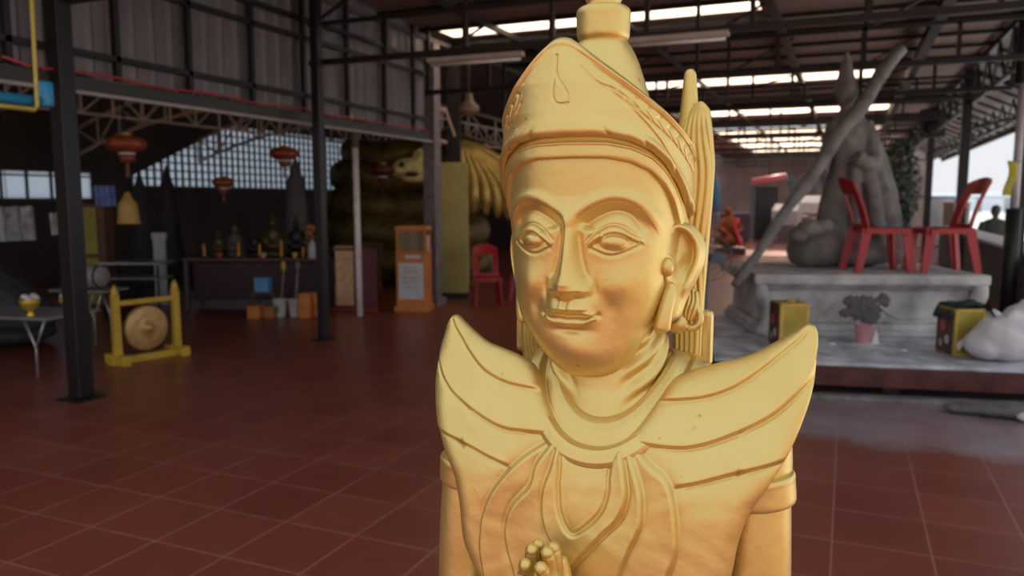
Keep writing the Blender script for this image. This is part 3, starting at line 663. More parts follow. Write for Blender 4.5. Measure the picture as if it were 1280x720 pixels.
for y in (11.2, 16.7, 23.4, 31):                     # brackets from the columns out to the eave
    m = MB(); m.bar((1.95, y, 2.9), (3.55, y, 3.25), .05); m.bar((2.0, y, 3.9), (3.55, y, 3.25), .06); struct(m.build('trim_%d' % ti, DARK)); ti += 1
# ---- left clerestory wall of ribbed sheet
m = MB(); ys = np.arange(2.62, 10.3, .0425)
rib = [(-5.80+(.022 if (k % 5) == 0 else 0)) for k in range(len(ys))]
P = np.array([[(x, y, z) for x, y in zip(rib, ys)] for z in (2.62, 4.1)]); grid(m, P)
P2 = P.copy(); P2[..., 0] -= .02; grid(m, P2, flip=True)
m.sm = [False]*len(m.sm)
SHEET = mat('sheet_cladding', (.17, .145, .15), .45, .3, noise=.2, scale=1.2)
struct(m.build('wall_left', SHEET))
m = MB()
for y in (2.7, 4.0, 4.95, 5.75, 6.6, 7.45, 8.3, 9.15, 9.9): m.bar((-5.74, y, 2.6), (-5.74, y, 4.05), .05)
m.bar((-5.74, 2.62, 2.78), (-5.74, 10.3, 2.78), .05); m.bar((-5.74, 2.62, 3.42), (-5.74, 10.3, 3.42), .05); m.bar((-5.72, 2.62, 3.62), (-5.72, 10.3, 3.62), .05)
struct(m.build('trim_%d' % ti, DARK)); ti += 1
m = MB(); m.bar((-5.72, 2.62, 2.53), (-5.72, 10.3, 2.53), .05, .11)
struct(m.build('trim_%d' % ti, mat('eave_beam', (.035, .030, .028), .5))); ti += 1
m = MB(); m.bar((-5.69, 2.62, 2.455), (-5.69, 10.3, 2.455), .06, .028)
struct(m.build('trim_%d' % ti, mat('eave_gutter', (.34, .30, .29), .45))); ti += 1
m = MB(); m.tube([(-5.655, 3.9, 2.63)]+[(-5.655, y, 2.605-.012*math.sin(y*5)) for y in np.arange(4.1, 10.2, .15)], .009, n=8)
tag(m.build('rope_light', mat('red_tube', (.50, .04, .07), .3)), 'thin red tube strung along the left eave under the ribbed metal wall', 'light')
# ---- the neighbouring shrine hall on the left: far walls, ceiling, lattice arches
m = MB(); m.box((-14.6, 12, 1.9), (.1, 34, 3.9)); 
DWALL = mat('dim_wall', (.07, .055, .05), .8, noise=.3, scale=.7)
# wall with an opening for the glass block window
m = MB()
for (y0_, y1_, z0_, z1_) in ((-6, 12.6, 0, 1.62), (12.6, 30, 0, 1.9), (-6, 30, 3.45, 4.6), (21, 30, 1.9, 3.45), (9.2, 11.6, 2.15, 3.45), (11.6, 12.6, 1.62, 3.45), (-6, 9.2, 1.62, 3.45)): m.box((-14.4, (y0_+y1_)/2, (z0_+z1_)/2), (.1, y1_-y0_, z1_-z0_))
m.add([(x_, y_, z_) for x_ in (-14.46, -14.3) for y_, z_ in ((12.5, 2.1), (15.6, 3.46), (12.5, 3.46))], [(0, 1, 2), (5, 4, 3), (0, 3, 4, 1), (1, 4, 5, 2), (2, 5, 3, 0)])
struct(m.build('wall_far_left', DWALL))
def block_material():
    m = bpy.data.materials.new('glass_blocks'); m.use_nodes = True; nt = m.node_tree; N, L = nt.nodes, nt.links
    t = N.new('ShaderNodeBsdfTranslucent'); t.inputs['Color'].default_value = (.60, .64, .68, 1); L.new(t.outputs[0], N['Material Output'].inputs[0]); return m
BLK = block_material()
def block_window(i, y0_, y1_, z0_, z1_, step, slope=False):
    m = MB(); m.box((-14.4, (y0_+y1_)/2, (z0_+z1_)/2), (.02, y1_-y0_, z1_-z0_)); w_ = struct(m.build('window_%d' % i, BLK))
    m = MB()
    for y in np.arange(y0_, y1_+.01, step): m.box((-14.36, y, (z0_+z1_)/2), (.05, .045, z1_-z0_))
    for z in np.arange(z0_, z1_+.01, step*.9): m.box((-14.36, (y0_+y1_)/2, z), (.05, y1_-y0_, .035))
    struct(m.build('trim_%d' % (60+i), mat('block_joint', (.16, .17, .19), .8)))
block_window(8, 12.6, 21, 1.9, 3.45, .205); block_window(9, 9.2, 11.6, 1.62, 2.15, .5)
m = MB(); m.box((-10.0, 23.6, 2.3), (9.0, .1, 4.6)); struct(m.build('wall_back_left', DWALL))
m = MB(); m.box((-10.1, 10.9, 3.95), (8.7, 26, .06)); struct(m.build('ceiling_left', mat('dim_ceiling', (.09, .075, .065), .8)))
m = MB(); m.box((-10.1, 6, 2.75), (.08, 17, .05))
for y in (1.2, 3.4, 5.8, 8.4, 11.2, 14.4):
    m = MB(); n_ = 14; top = []; bot = []
    for k in range(n_+1):
        x = -14.2+8.3*k/n_; u_ = 2*k/n_-1; top.append((x, y, 3.75-.75*u_*u_)); bot.append((x, y, 3.25-.75*u_*u_))
    m.tube(top, .034, n=6); m.tube(bot, .034, n=6)
    for k in range(n_): m.bar(top[k], bot[k], .032); m.bar(bot[k] if k % 2 else top[k], top[k+1] if k % 2 else bot[k+1], .028)
    m.bar(top[-1], (-5.75, y, 2.6), .03); struct(m.build('trim_%d' % ti, LATT)); ti += 1
for x in (-7.2, -9.4):                                # lattice girders running back along the hall
    m = MB(); m.bar((x, 1, 2.75), (x, 19, 2.75), .035); m.bar((x, 1, 3.15), (x, 19, 3.15), .035)
    for k, y in enumerate(np.arange(1, 18.8, .5)): m.bar((x, y, 2.75 if k % 2 else 3.15), (x, y+.5, 3.15 if k % 2 else 2.75), .022); m.bar((x, y, 2.75), (x, y, 3.15), .028)
    struct(m.build('trim_%d' % ti, LATT)); ti += 1
# back of the hall, far away
m = MB(); m.box((-6, 46.2, 2.1), (19.5, .1, 4.6)); struct(m.build('wall_back', mat('back_wall', (.16, .12, .11), .8, noise=.4, scale=.6)))
# ---- columns
def column(x, y, w_, top, label, material=STEEL, plate=True, rz=0):
    c = thing('steel_column', label, 'column', (x, y, 0), rz)
    m = MB(); m.box((0, 0, top/2+.01), (w_, w_, top-.02)); m.build('shaft', material, c, bevel=.006)
    if plate: m = MB(); m.box((0, 0, .008), (w_*1.9, w_*1.9, .016)); m.build('base_plate', material, c)
p = gp(102, 498); column(p[0], p[1], .135, 4.05, 'near dark steel column on the left with light on its right face, beside the yellow gong stand')
p = gp(405, 425); column(p[0], p[1], .10, 4.05, 'slim black steel column in front of the tan and maroon lectern')
for (x, y, w_, l) in ((1.93, 11.3, .14, 'nearest black waterside column, at the right edge of the frame'), (1.93, 16.7, .16, 'black column rising right behind the right-hand red chair on the pedestal'),
                      (1.93, 23.4, .16, 'thinner black waterside column carrying a black box'), (1.93, 31, .16, 'farthest black waterside column by the dark tree')):
    column(x, y, w_, 3.98, l)
pp = thing('concrete_pillar', 'pale grey square pillar at the end of the ribbed wall, beside the orange donation box', 'pillar', (-5.79, 10.52, 0))
m = MB(); m.box((0, 0, 1.95), (.20, .20, 3.9)); m.build('shaft', mat('pale_concrete', (.20, .175, .185), .7, noise=.2), pp, bevel=.01)
m = MB(); m.box((0, 0, .06), (.30, .30, .12)); m.build('base', mat('pale_concrete', (.3, .3, .3)), pp)
p = gp(450, 395)
po = thing('white_pole', 'slim white pole with a grey upper sleeve standing behind the black column', 'pole', (p[0], p[1], 0))
m = MB(); m.tube([(0, 0, 0), (-.02, 0, 2.35)], .042, n=14); m.build('shaft', mat('pole_white', (.88, .80, .78), .35), po)
m = MB(); m.tube([(-.02, 0, 2.3), (-.03, 0, 2.72)], .055, n=14); m.build('sleeve', GREYST, po); m = MB(); m.tube([(-.03, 0, 2.7), (-.03, 0, 3.92)], .03, n=10); m.build('upper_pipe', GREYST, po)
# tube lamps under the second truss
def tube_lamp(a_, b_, label):
    a_, b_ = Vector(a_), Vector(b_); c = (a_+b_)/2
    t = thing('fluorescent_lamp', label, 'lamp', tuple(c), 0)
    L_ = (b_-a_).length; m = MB(); m.box((0, 0, .035), (L_, .09, .05)); m.build('housing', mat('lamp_housing', (.42, .38, .36), .5), t, bevel=.008)
    m = MB(); m.tube([(-L_/2+.03, 0, -.012), (L_/2-.03, 0, -.012)], .016, n=12); m.build('tube', WHITE, t)
    for q_ in (-1, 1): m = MB(); m.bar((q_*L_*.35, 0, .05), (q_*L_*.35, 0, 3.13-c.z), .015); m.build('hanger', DARK, t)
tube_lamp((-4.13, 7.45, 3.02), (-3.05, 7.45, 3.02), 'unlit fluorescent tube lamp hanging left of the statue crown')
tube_lamp((-2.02, 7.45, 3.06), (-1.05, 7.45, 3.06), 'unlit fluorescent tube lamp hanging right of the statue spire')
# ceiling fan type lamp on a long rod
f = thing('pendant_lamp', 'beige bell shaped pendant lamp on a long thin rod behind the left tube lamp', 'lamp', (-4.86, 9.9, 2.9))
m = MB(); m.tube([(0, 0, .12), (0, 0, 1.16)], .012, n=8); m.build('rod', GREYST, f)
m = MB(); m.lathe([(.02, .16), (.05, .15), (.06, .06), (.09, .03), (.14, -.02), (.145, -.07), (.10, -.10), (.03, -.11)], n=24); m.build('shade', mat('beige_metal', (.38, .27, .2), .5), f)
# blue pipe and yellow conduit at the left edge
b_ = thing('blue_pipe', 'blue plastic pipe with an upturned end by the nearest left column', 'pipe', (-5.2, 3.27, 2.28))
m = MB(); m.tube([(0, -.9, 0), (0, .56, 0)], .038, n=14); m.build('pipe', mat('bright_blue', (.03, .30, .55), .35), b_)
m = MB(); m.lathe([(.05, -.07), (.056, -.06), (.056, .09), (.045, .10)], (0, .60, .04), n=18); m.build('elbow', mat('bright_blue', (.1, .1, .1)), b_)
m = MB(); m.tube([(-5.14, 2.3, 2.22), (-5.14, 3.745, 2.21), (-5.14, 3.765, 2.24), (-5.12, 3.775, 4.09)], .014, n=8); tag(m.build('conduit', mat('yellow_conduit', (.55, .42, .08), .5)), 'thin yellow conduit bent up beside the blue pipe', 'pipe')
# ---- red lanterns
def lantern(p, s, label, col=GLASSY, top=3.9):
    t = thing('paper_lantern', label, 'lantern', tuple(p), 0, None)
    m = MB(); n_ = 24; prof = [(.30*s*math.sin(math.pi*i/16)**.8+.05*s, -.165*s*math.cos(math.pi*i/16)) for i in range(17)]
    vs = []
    for (r_, z) in prof:
        for k in range(48): a2 = 2*math.pi*k/48; rr = r_*(1+.025*math.cos(a2*12)); vs.append((rr*math.cos(a2), rr*math.sin(a2), z))
    fs = [(i*48+k, i*48+(k+1) % 48, (i+1)*48+(k+1) % 48, (i+1)*48+k) for i in range(16) for k in range(48)]
    m.add(vs, fs, True); m.build('shade', col, t)
    m = MB(); m.lathe([(.07*s, .15*s), (.10*s, .16*s), (.10*s, .20*s), (.02*s, .21*s)], n=20); m.build('cap', mat('lantern_gold', (.6, .4, .1), .4, .4), t)
    m = MB(); m.lathe([(.12*s, -.12*s), (.14*s, -.14*s), (.13*s, -.21*s), (.15*s, -.22*s), (.12*s, -.33*s), (.05*s, -.34*s)], n=20); m.build('lower_ring', col, t)
    m = MB(); m.lathe([(.145*s, -.165*s), (.15*s, -.165*s), (.15*s, -.195*s), (.145*s, -.195*s)], n=20); m.build('band', WHITE, t)
    m = MB(); m.tube([(0, 0, .17*s), (0, 0, top-p[2])], .004, n=5); m.build('cord', BLACK, t)
    m = MB()
    for k in range(9): a2 = k*.7; m.bar((.02*s*math.cos(a2), .02*s*math.sin(a2), -.33*s), (.035*s*math.cos(a2), .035*s*math.sin(a2), -.62*s), .008*s)
    m.build('tassel', col, t)
lantern(vx(158, 180, -6.6), .53, 'largest red and gold hanging lantern, above the yellow hanging bell')
lantern(vx(355, 192, -6.6), .50, 'red hanging lantern left of the black slim column')
lantern(vx(279, 228, -7.4), .40, 'small dark red hanging lantern in front of the glass block window')
lantern(vx(478, 213, -6.6), .55, 'dim red hanging lantern in front of the gilded serpent coils', mat('dim_red', (.08, .010, .010), .5))
p = vx(160, 262, -7.05)
t = thing('hanging_bell', 'yellow bell hanging under the largest lantern', 'bell', tuple(p))
m = MB(); m.lathe([(.015, .19), (.03, .17), (.05, .12), (.09, .07), (.10, 0), (.11, -.12), (.12, -.15), (.11, -.15), (.05, -.05)], n=28); m.build('shell', mat('bell_yellow', (.45, .28, .07), .45), t)
m = MB(); m.tube([(0, 0, .16), (0, 0, 1.6)], .006, n=6); m.build('cord', BLACK, t)
# ---- gong
pa, pb_ = gp(148, 456), gp(222, 443); ca = (pa+pb_)/2; dv = pb_-pa; Lg = float(np.linalg.norm(dv)); rz = math.atan2(dv[1], dv[0])
g = thing('gong_stand', 'yellow wooden frame on the floor holding the brass gong', 'stand', tuple(ca), rz)
m = MB(); m.box((0, 0, .035), (Lg+.16, .12, .07)); m.build('base_board', YEL, g, bevel=.01)
for s in (-1, 1):
    m = MB(); m.box((s*Lg/2, 0, .36), (.075, .07, .64), taper=.9); m.build('post', YEL, g, bevel=.008)
    m = MB(); m.lathe([(.03, .67), (.045, .69), (.03, .71), (.035, .73), (.012, .77), (.001, .79)], (s*Lg/2, 0, 0), n=14); m.build('finial', YEL, g)
    m = MB(); m.box((s*Lg/2, 0, .05), (.09, .34, .10)); m.build('foot', YEL, g, bevel=.01)
m = MB(); m.box((0, 0, .60), (Lg-.06, .04, .05)); m.build('crossbar', YEL, g, bevel=.006)
go = thing('gong', 'round dull brass gong with a raised centre hanging in the yellow frame', 'gong', tuple(ca+np.array([0, 0, .325])), rz)
Mg = Matrix.Rotation(R(90), 3, 'X') @ Matrix.Scale(-1, 3, Vector((0, 0, 1))) @ Matrix.Scale(1.20, 3)
m = MB(); m.lathe([(.0005, -.035), (.020, -.034), (.028, -.028), (.032, -.012), (.10, -.010), (.175, -.006), (.185, 0), (.192, .02), (.185, .045), (.18, .045), (.18, .01), (.0005, .0)][::-1], n=48, M=Mg); m.build('plate', mat('dull_brass', (.60, .36, .14), .45, .45, noise=.2, scale=10), go)
for q_ in (-1, 1): m = MB(); m.tube([(q_*.08, 0, .17), (q_*.06, 0, .25)], .006, n=6); m.build('cord', BLACK, go)
# ---- low folding tables at the left edge
def low_table(x, y, L_, W_, h, rz, label, col):
    t = thing('folding_table', label, 'table', (x, y, 0), rz)
    m = MB(); m.box((0, 0, h-.012), (L_, W_, .024)); m.build('tabletop', col, t, bevel=.006)
    for sx_ in (-1, 1):
        for sy_ in (-1, 1):
            m = MB(); X_ = sx_*(L_/2-.20); Y_ = sy_*(W_/2-.07)
            m.tube([(X_, Y_, 0), (X_, Y_, h*.5), (X_-.11, Y_, h-.03)], .011, n=8); m.tube([(X_, Y_, h*.48), (X_+.11, Y_, h-.03)], .010, n=8)
            m.build('leg', mat('pale_metal', (.45, .42, .42), .35, .5), t)
p = gp(38, 470); low_table(p[0]-.55, p[1]+.12, 1.7, .66, .56, R(10), 'low grey folding table at the left edge holding offering bowls', mat('grey_laminate', (.22, .21, .20), .5))
tx, ty = p[0], p[1]
def bowl(x, y, z, s, label):
    t = thing('offering_bowl', label, 'bowl', (x, y, z))
    m = MB(); m.lathe([(.03*s, 0), (.035*s, .01*s), (.02*s, .03*s), (.025*s, .05*s), (.06*s, .08*s), (.078*s, .12*s), (.082*s, .15*s), (.074*s, .15*s), (.04*s, .08*s)], n=24); m.build('cup', mat('bright_brass', (.70, .45, .06), .3, .5), t)
    m = MB()
    for k in range(7): a2 = k*.9; m.ball((.04*s*math.cos(a2)*(k > 0), .04*s*math.sin(a2)*(k > 0), .155*s+.01*(k % 3)), (.035*s, .03*s, .022*s), n=8)
    m.build('cloth', WHITE, t)
q = gp(36, 396, .56); bowl(q[0], q[1]+.02, .56, 1.05, 'yellow footed bowl with crumpled white cloth on the low left table')
q = gp(82, 388, .56); bowl(q[0]-.03, q[1]+.03, .56, .75, 'smaller yellow footed bowl half hidden by the nearest column')
low_table(-7.75, 6.15, .7, .4, .62, R(12), 'small grey table behind the nearest column carrying a drum', mat('grey_laminate', (.2, .2, .2)))
d_ = thing('drum', 'grey barrel drum lying on the small table behind the nearest column', 'drum', (-7.78, 6.15, .62+.137), R(12))
m = MB(); m.lathe([(.10, -.22), (.125, -.18), (.135, 0), (.125, .18), (.10, .22)], n=28, M=Matrix.Rotation(R(90), 3, 'Y')); m.build('barrel', mat('drum_grey', (.28, .25, .25), .5), d_)
m = MB(); m.lathe([(.127, -.19), (.13, -.185), (.13, -.17), (.126, -.165)], n=28, M=Matrix.Rotation(R(90), 3, 'Y')); m.lathe([(.127, .165), (.13, .17), (.13, .185), (.127, .19)], n=28, M=Matrix.Rotation(R(90), 3, 'Y')); m.build('hoop', DARK, d_)
# dark seated figures and rockwork behind the left table
def lumpy(name, mb, material, parent=None, vox=.02, strength=.02, scale=.12, loc=None, rz=0, smooth=2):
    o = mb.build(name, material, parent, loc=loc, rz=rz)
    r_ = o.modifiers.new('remesh', 'REMESH'); r_.mode = 'VOXEL'; r_.voxel_size = vox; r_.use_smooth_shade = True
    s_ = o.modifiers.new('smooth', 'SMOOTH'); s_.iterations = smooth; s_.factor = .5
    tx_ = bpy.data.textures.new(name, 'CLOUDS'); tx_.noise_scale = scale
    d = o.modifiers.new('rough', 'DISPLACE'); d.texture = tx_; d.strength = strength; d.mid_level = .5; d.texture_coords = 'LOCAL'
    return o
m = MB(); m.ball((0, 0, .42), (.62, .45, .44)); m.ball((.38, .1, .3), (.4, .35, .33)); m.ball((-.5, 0, .35), (.5, .4, .38)); m.ball((0, 0, .12), (.9, .5, .16)); m.ball((-.1, .05, .85), (.2, .18, .26)); m.ball((-.1, .05, 1.15), (.085, .085, .11))
tag(lumpy('rock_shrine', m, mat('black_rock', (.045, .045, .045), .7), loc=(-8.9, 5.75, .02), strength=.05), 'black rockwork shrine mound with a dark seated figure behind the low left table', 'shrine')
m = MB(); m.box((0, 0, .3), (1.5, .5, .6)); m.box((0, 0, .64), (1.6, .6, .08)); 
tag(m.build('offering_bench', mat('dim_maroon', (.07, .02, .02), .6), loc=(-10.7, 5.6, 0), rz=R(10), bevel=.02), 'dark red bench block behind the rockwork shrine', 'bench')
yc_ = thing('yellow_cabinet', 'tall yellow cabinet with two doors seen just right of the nearest column', 'cabinet', (-10.2, 8.25, 0), R(25))
m = MB(); m.box((0, 0, .78), (.42, .3, 1.54)); m.build('body', mat('cabinet_brown', (.16, .06, .03), .6), yc_, bevel=.01)
for k in range(2): m = MB(); m.box((-.03, -.16, .42+.74*k), (.27, .02, .68)); m.build('door', mat('olive_yellow', (.36, .32, .03), .5), yc_, bevel=.006)
m = MB(); m.box((0, 0, .52), (.18, .05, 1.0)); m.box((0, 0, .01), (.3, .2, .02)); m.box((0, .0, 1.05), (.22, .05, .1)); 
tag(m.build('notice_board', mat('pale_notice', (.50, .50, .52), .6), loc=(-9.75, 9.0, .0), rz=R(25), bevel=.005), 'pale upright notice board right of the yellow cabinet', 'board')
for (yy, zz, h_, w_, cc, l) in ((6.75, 1.30, .45, .7, (.45, .46, .50), 'pale blue-white banner hanging far left behind the rockwork'), (8.2, 1.66, .30, .34, (.22, .28, .70), 'small blue and white banner hanging left of the largest lantern'), (7.45, 1.28, .3, .25, (.5, .5, .48), 'pale hanging cloth just left of the nearest column')):
    m = MB(); n_ = 20; P = np.array([[(-9.9+.03*math.sin(k*1.1)+.004*j, yy-w_/2+w_*k/n_, zz+h_/2-h_*j/6) for k in range(n_+1)] for j in range(7)]); grid(m, P); P2 = P.copy(); P2[..., 0] -= .006; grid(m, P2, flip=True)
    t = thing('banner', l, 'banner', (0, 0, 0)); m.build('cloth', mat('banner%d' % int(yy*10), cc, .8, noise=.5, scale=7), t)
    m = MB(); m.bar((-9.9, yy-w_/2-.05, zz+h_/2), (-9.9, yy+w_/2+.05, zz+h_/2), .02); m.bar((-9.9, yy, zz+h_/2), (-9.9, yy, 3.94), .008); m.build('rod', DARK, t)
# ---- altar tables with offerings
at = thing('altar_table', 'long dark red altar table crowded with small figures and candles', 'table', (-8.0, 9.23, 0), R(22))
m = MB(); m.box((-.03, 0, .74), (2.04, .6, .04)); m.build('tabletop', mat('altar_top', (.12, .05, .04), .5), at, bevel=.008)
m = MB(); m.box((0, .1, .42), (1.98, .36, .60)); m.build('cupboard', mat('altar_body', (.055, .022, .022), .6), at, bevel=.008)
for sx_ in (-1, 1):
    for sy_ in (-1, 1): m = MB(); m.box((sx_*1.0, sy_*.26, .36), (.05, .05, .72)); m.build('leg', mat('altar_leg', (.12, .09, .09), .5), at)
ca_, sa_ = math.cos(R(22)), math.sin(R(22))
def on_altar(u_, v_): return (-8.0+ca_*u_-sa_*v_, 9.23+sa_*u_+ca_*v_)
mt = thing('metal_table', 'dark trolley table with a bright metal top left of the altar table', 'table', (-9.15, 8.05, 0), R(22))
m = MB(); m.box((0, 0, .73), (.85, .5, .03)); m.build('tabletop', mat('brushed_metal', (.5, .5, .55), .3, .7), mt, bevel=.005)
m = MB(); m.box((0, 0, .52), (.80, .46, .02)); m.build('shelf', mat('brushed_metal', (.5, .5, .5)), mt)
for sx_ in (-1, 1):
    for sy_ in (-1, 1): m = MB(); m.tube([(sx_*.38, sy_*.21, 0), (sx_*.38, sy_*.21, .72)], .014, n=8); m.build('leg', DARK, mt)
def figurine(x, y, z, s, material, label, name='figurine'):
    t = thing(name, label, 'figurine', (x, y, z), R(22))
    m = MB(); m.lathe([(.085*s, 0), (.09*s, .02*s), (.08*s, .045*s), (.07*s, .05*s)], n=18, sy=.8); m.build('base', material, t)
    m = MB(); m.ball((0, 0, .085*s), (.085*s, .06*s, .045*s)); m.ball((0, .005, .16*s), (.05*s, .035*s, .075*s)); m.ball((0, 0, .265*s), (.028*s, .03*s, .036*s)); m.lathe([(.02*s, .285*s), (.012*s, .31*s), (.001, .34*s)], n=10)
    for q_ in (-1, 1): m.tube([(q_*.045*s, 0, .21*s), (q_*.065*s, -.005, .15*s), (q_*.03*s, -.045*s, .10*s)], .014*s, n=8)
    m.build('body', material, t)
DBR = mat('dark_bronze', (.022, .018, .014), .45, .3); GBR = mat('gilt_bronze', (.10, .065, .02), .4, .5); PALEF = mat('pale_figure', (.09, .075, .06), .6)
figs = [(-.92, .1, 1.0, DBR, 'dark seated figurine at the left end of the altar'), (-.66, .12, 1.25, GBR, 'dull gilt seated figurine near the left end of the altar'), (-.40, .1, 1.5, PALEF, 'pale seated figurine, second tallest on the altar'),
        (-.12, .12, 1.3, DBR, 'dark seated figurine in the middle of the altar'), (.17, .1, 1.9, GBR, 'tall gilt seated figurine right of the altar centre'), (.52, .12, 1.8, DBR, 'tallest dark seated figurine on the altar'), (.90, .06, 1.5, PALEF, 'pale seated figurine at the right end of the altar')]
for u_, v_, s_, mm_, l in figs: x, y = on_altar(u_, v_); figurine(x, y, .76, s_, mm_, l)
def candle(x, y, z, h_, label, c=(.70, .28, .03)):
    t = thing('candle', label, 'candle', (x, y, z)); m = MB(); m.lathe([(.02, 0), (.022, .01), (.018, h_), (.004, h_+.005)], n=12); m.build('wax', mat('candle%d' % int(c[0]*100), c, .5), t)
    m = MB(); m.lathe([(.04, 0), (.045, .008), (.02, .02)], n=14); m.build('holder', GBR, t)
for u_, h_, l in ((-.78, .20, 'yellow candle between the first two altar figurines'), (-.27, .22, 'orange candle left of the dark middle figurine'), (.04, .20, 'orange candle right of the dark middle figurine'), (.36, .24, 'orange candle between the two tall altar figurines'), (.68, .16, 'short yellow candle near the right end of the altar')):
    x, y = on_altar(u_, -.12); candle(x, y, .76, h_, l)
for u_, c_, l in ((-.52, (.45, .08, .05), 'small red offering cup on the altar'), (.12, (.55, .30, .25), 'small pink offering cup on the altar'), (.58, (.55, .42, .05), 'small yellow offering cup on the altar')):
    x, y = on_altar(u_, -.2); t = thing('offering_cup', l, 'cup', (x, y, .76)); m = MB(); m.lathe([(.025, 0), (.03, .005), (.035, .04), (.045, .075), (.04, .075), (.02, .01)], n=16); m.build('cup', mat('cup%d' % int(c_[1]*100), c_, .5), t)
p = gp(316, 398); q = dp(316, 362, 10.75)
def crate(name, px, py, w_, d_, h_, material, label, z=0., back=0.):
    p = gp(px, py, z); t = thing(name, label, 'box', (p[0]-back*.3, p[1]+d_/2+back, z), R(20))
    m = MB(); th_ = .012
    m.box((0, 0, th_/2), (w_, d_, th_)); 
    for s_ in (-1, 1): m.box((s_*(w_/2-th_/2), 0, h_/2), (th_, d_, h_)); m.box((0, s_*(d_/2-th_/2), h_/2), (w_, th_, h_))
    m.build('body', material, t, bevel=.004)
    m = MB(); m.box((0, 0, h_), (w_*1.03, d_*1.03, .02)); m.build('lid', material, t, bevel=.004)
crate('storage_box', 314, 399, .17, .2, .17, ORANGE, 'orange box on the floor directly under the blue box')
crate('storage_box', 333, 398, .16, .2, .15, mat('dull_orange', (.40, .14, .04), .6), 'duller orange box on the floor behind the left bucket')
crate('storage_box', 378, 398, .16, .2, .17, ORANGE, 'lower orange box right of the white bucket'); crate('storage_box', 396, 397, .15, .2, .17, mat('dark_orange', (.50, .17, .03), .6), 'lower orange box touching the slim black column')
crate('storage_box', 378, 398, .16, .2, .15, ORANGE, 'upper orange box, stacked right of the white bucket', z=.0) if False else None
for px_, l in ((378, 'upper orange box stacked right of the white bucket'), (396, 'upper orange box touching the slim black column')):
    p = gp(px_, 398 if px_ == 378 else 397); t = thing('storage_box', l, 'box', (p[0], p[1]+.1, .181), R(20)); m = MB(); m.box((0, 0, .075), (.155, .2, .15)); m.build('body', ORANGE, t, bevel=.004); m = MB(); m.box((0, 0, .15), (.16, .206, .018)); m.build('lid', ORANGE, t, bevel=.004)
p = gp(314, 399); t = thing('storage_box', 'bright blue box on top of a stool behind the orange boxes', 'box', (p[0]-.07, p[1]+.34, .341), R(20)); m = MB(); m.box((0, 0, .09), (.19, .16, .18)); m.build('body', mat('box_blue', (.10, .32, .60), .5), t, bevel=.004); m = MB(); m.box((0, 0, .185), (.2, .17, .02)); m.build('lid', mat('box_blue', (.1, .1, .1)), t, bevel=.004)
t = thing('stool', 'low dark stool carrying the blue box', 'stool', (p[0]-.07, p[1]+.40, 0), R(20)); m = MB(); m.box((0, 0, .325), (.34, .26, .03)); m.build('seat', DWOOD, t)
for a2 in (-1, 1):
    for b2 in (-1, 1): m = MB(); m.box((a2*.14, b2*.10, .155), (.03, .03, .31)); m.build('leg', DWOOD, t)
def bucket(px, py, label, col, markc=None):
    p = gp(px, py); t = thing('bucket', label, 'bucket', (p[0], p[1]+.09, 0))
    m = MB(); m.lathe([(.07, 0), (.075, .01), (.095, .22), (.10, .225), (.10, .245), (.092, .245), (.07, .02)], n=28); m.build('pail', col, t)
    m = MB(); m.tube([(.098*math.cos(a2), -.03, .235+.0*a2-.08*math.sin(a2)) for a2 in np.linspace(0, math.pi, 12)], .004, n=6); m.build('handle', DARK, t)
    if markc:
        m = MB()
        for k in range(10):
            a2 = -math.pi/2+(k-5)*.12; b2 = -math.pi/2+(k-4)*.12; r_ = .0885; 
            m.add([(r_*math.cos(a2), r_*math.sin(a2), .06), (r_*math.cos(b2), r_*math.sin(b2), .06), ((r_+.006)*math.cos(b2), (r_+.006)*math.sin(b2), .16), ((r_+.006)*math.cos(a2), (r_+.006)*math.sin(a2), .16)], [(0, 1, 2, 3)])
        m.build('label_patch', mat('green_mark', (.12, .35, .10), .5), t)
bucket(345, 397, 'white bucket with a green patch among the orange boxes', mat('bucket_white', (.62, .62, .60), .4), True)
bucket(364, 397, 'plain pinkish white bucket beside the slim black column', mat('bucket_pink', (.62, .50, .45), .4))
for px_, l, c_ in ((344, 'mop handle with a yellow and orange top leaning over the left bucket', (.65, .4, .05)), (362, 'thin dark stick standing over the right bucket', (.2, .15, .15))):
    p = gp(px_, 394); t = thing('broom_handle', l, 'broom', (p[0], p[1]+.12, 0)); m = MB(); m.tube([(0, 0, .02), (-.01, .10, .62)], .012, n=8); m.build('stick', mat('stick%d' % px_, (.3, .27, .27), .5), t)
    m = MB(); m.ball((-.01, .10, .67), (.035, .035, .07)); m.build('grip', mat('grip%d' % px_, c_, .5), t)
p = dp(390, 337, 10.3)
jx, jy = on_altar(.84, -.20)
t = thing('plastic_jug', 'white plastic jug at the right end of the altar table', 'jug', (jx, jy, .76)); m = MB(); m.lathe([(.06, 0), (.065, .01), (.065, .17), (.05, .21), (.025, .23), (.025, .26), (.001, .262)], n=24); m.build('jug', mat('jug_white', (.5, .5, .5), .4), t); m = MB(); m.tube([(.06, 0, .05), (.095, 0, .07), (.095, 0, .15), (.06, 0, .18)], .008, n=8); m.build('handle', mat('jug_white', (.5, .5, .5)), t)
# flower garlands in vases at the altar end
for (px_, py_, s_, l) in ((345, 300, 1., 'vase of orange flowers standing on the altar behind the buckets'), ):
    x, y = on_altar(.71, .25); t = thing('flower_vase', l, 'vase', (x, y, .76)); m = MB(); m.lathe([(.04, 0), (.06, .05), (.05, .12), (.025, .17), (.04, .2)], n=18); m.build('vase', DBR, t)
    m = MB(); 
    for k in range(26): a2 = k*2.4; r_ = .018*math.sqrt(k); m.ball((r_*math.cos(a2), r_*math.sin(a2), .27+.10*math.cos(k*1.7)+.08), (.02, .02, .018), n=6)
    m.build('flowers', mat('marigold', (.75, .30, .03), .6), t)
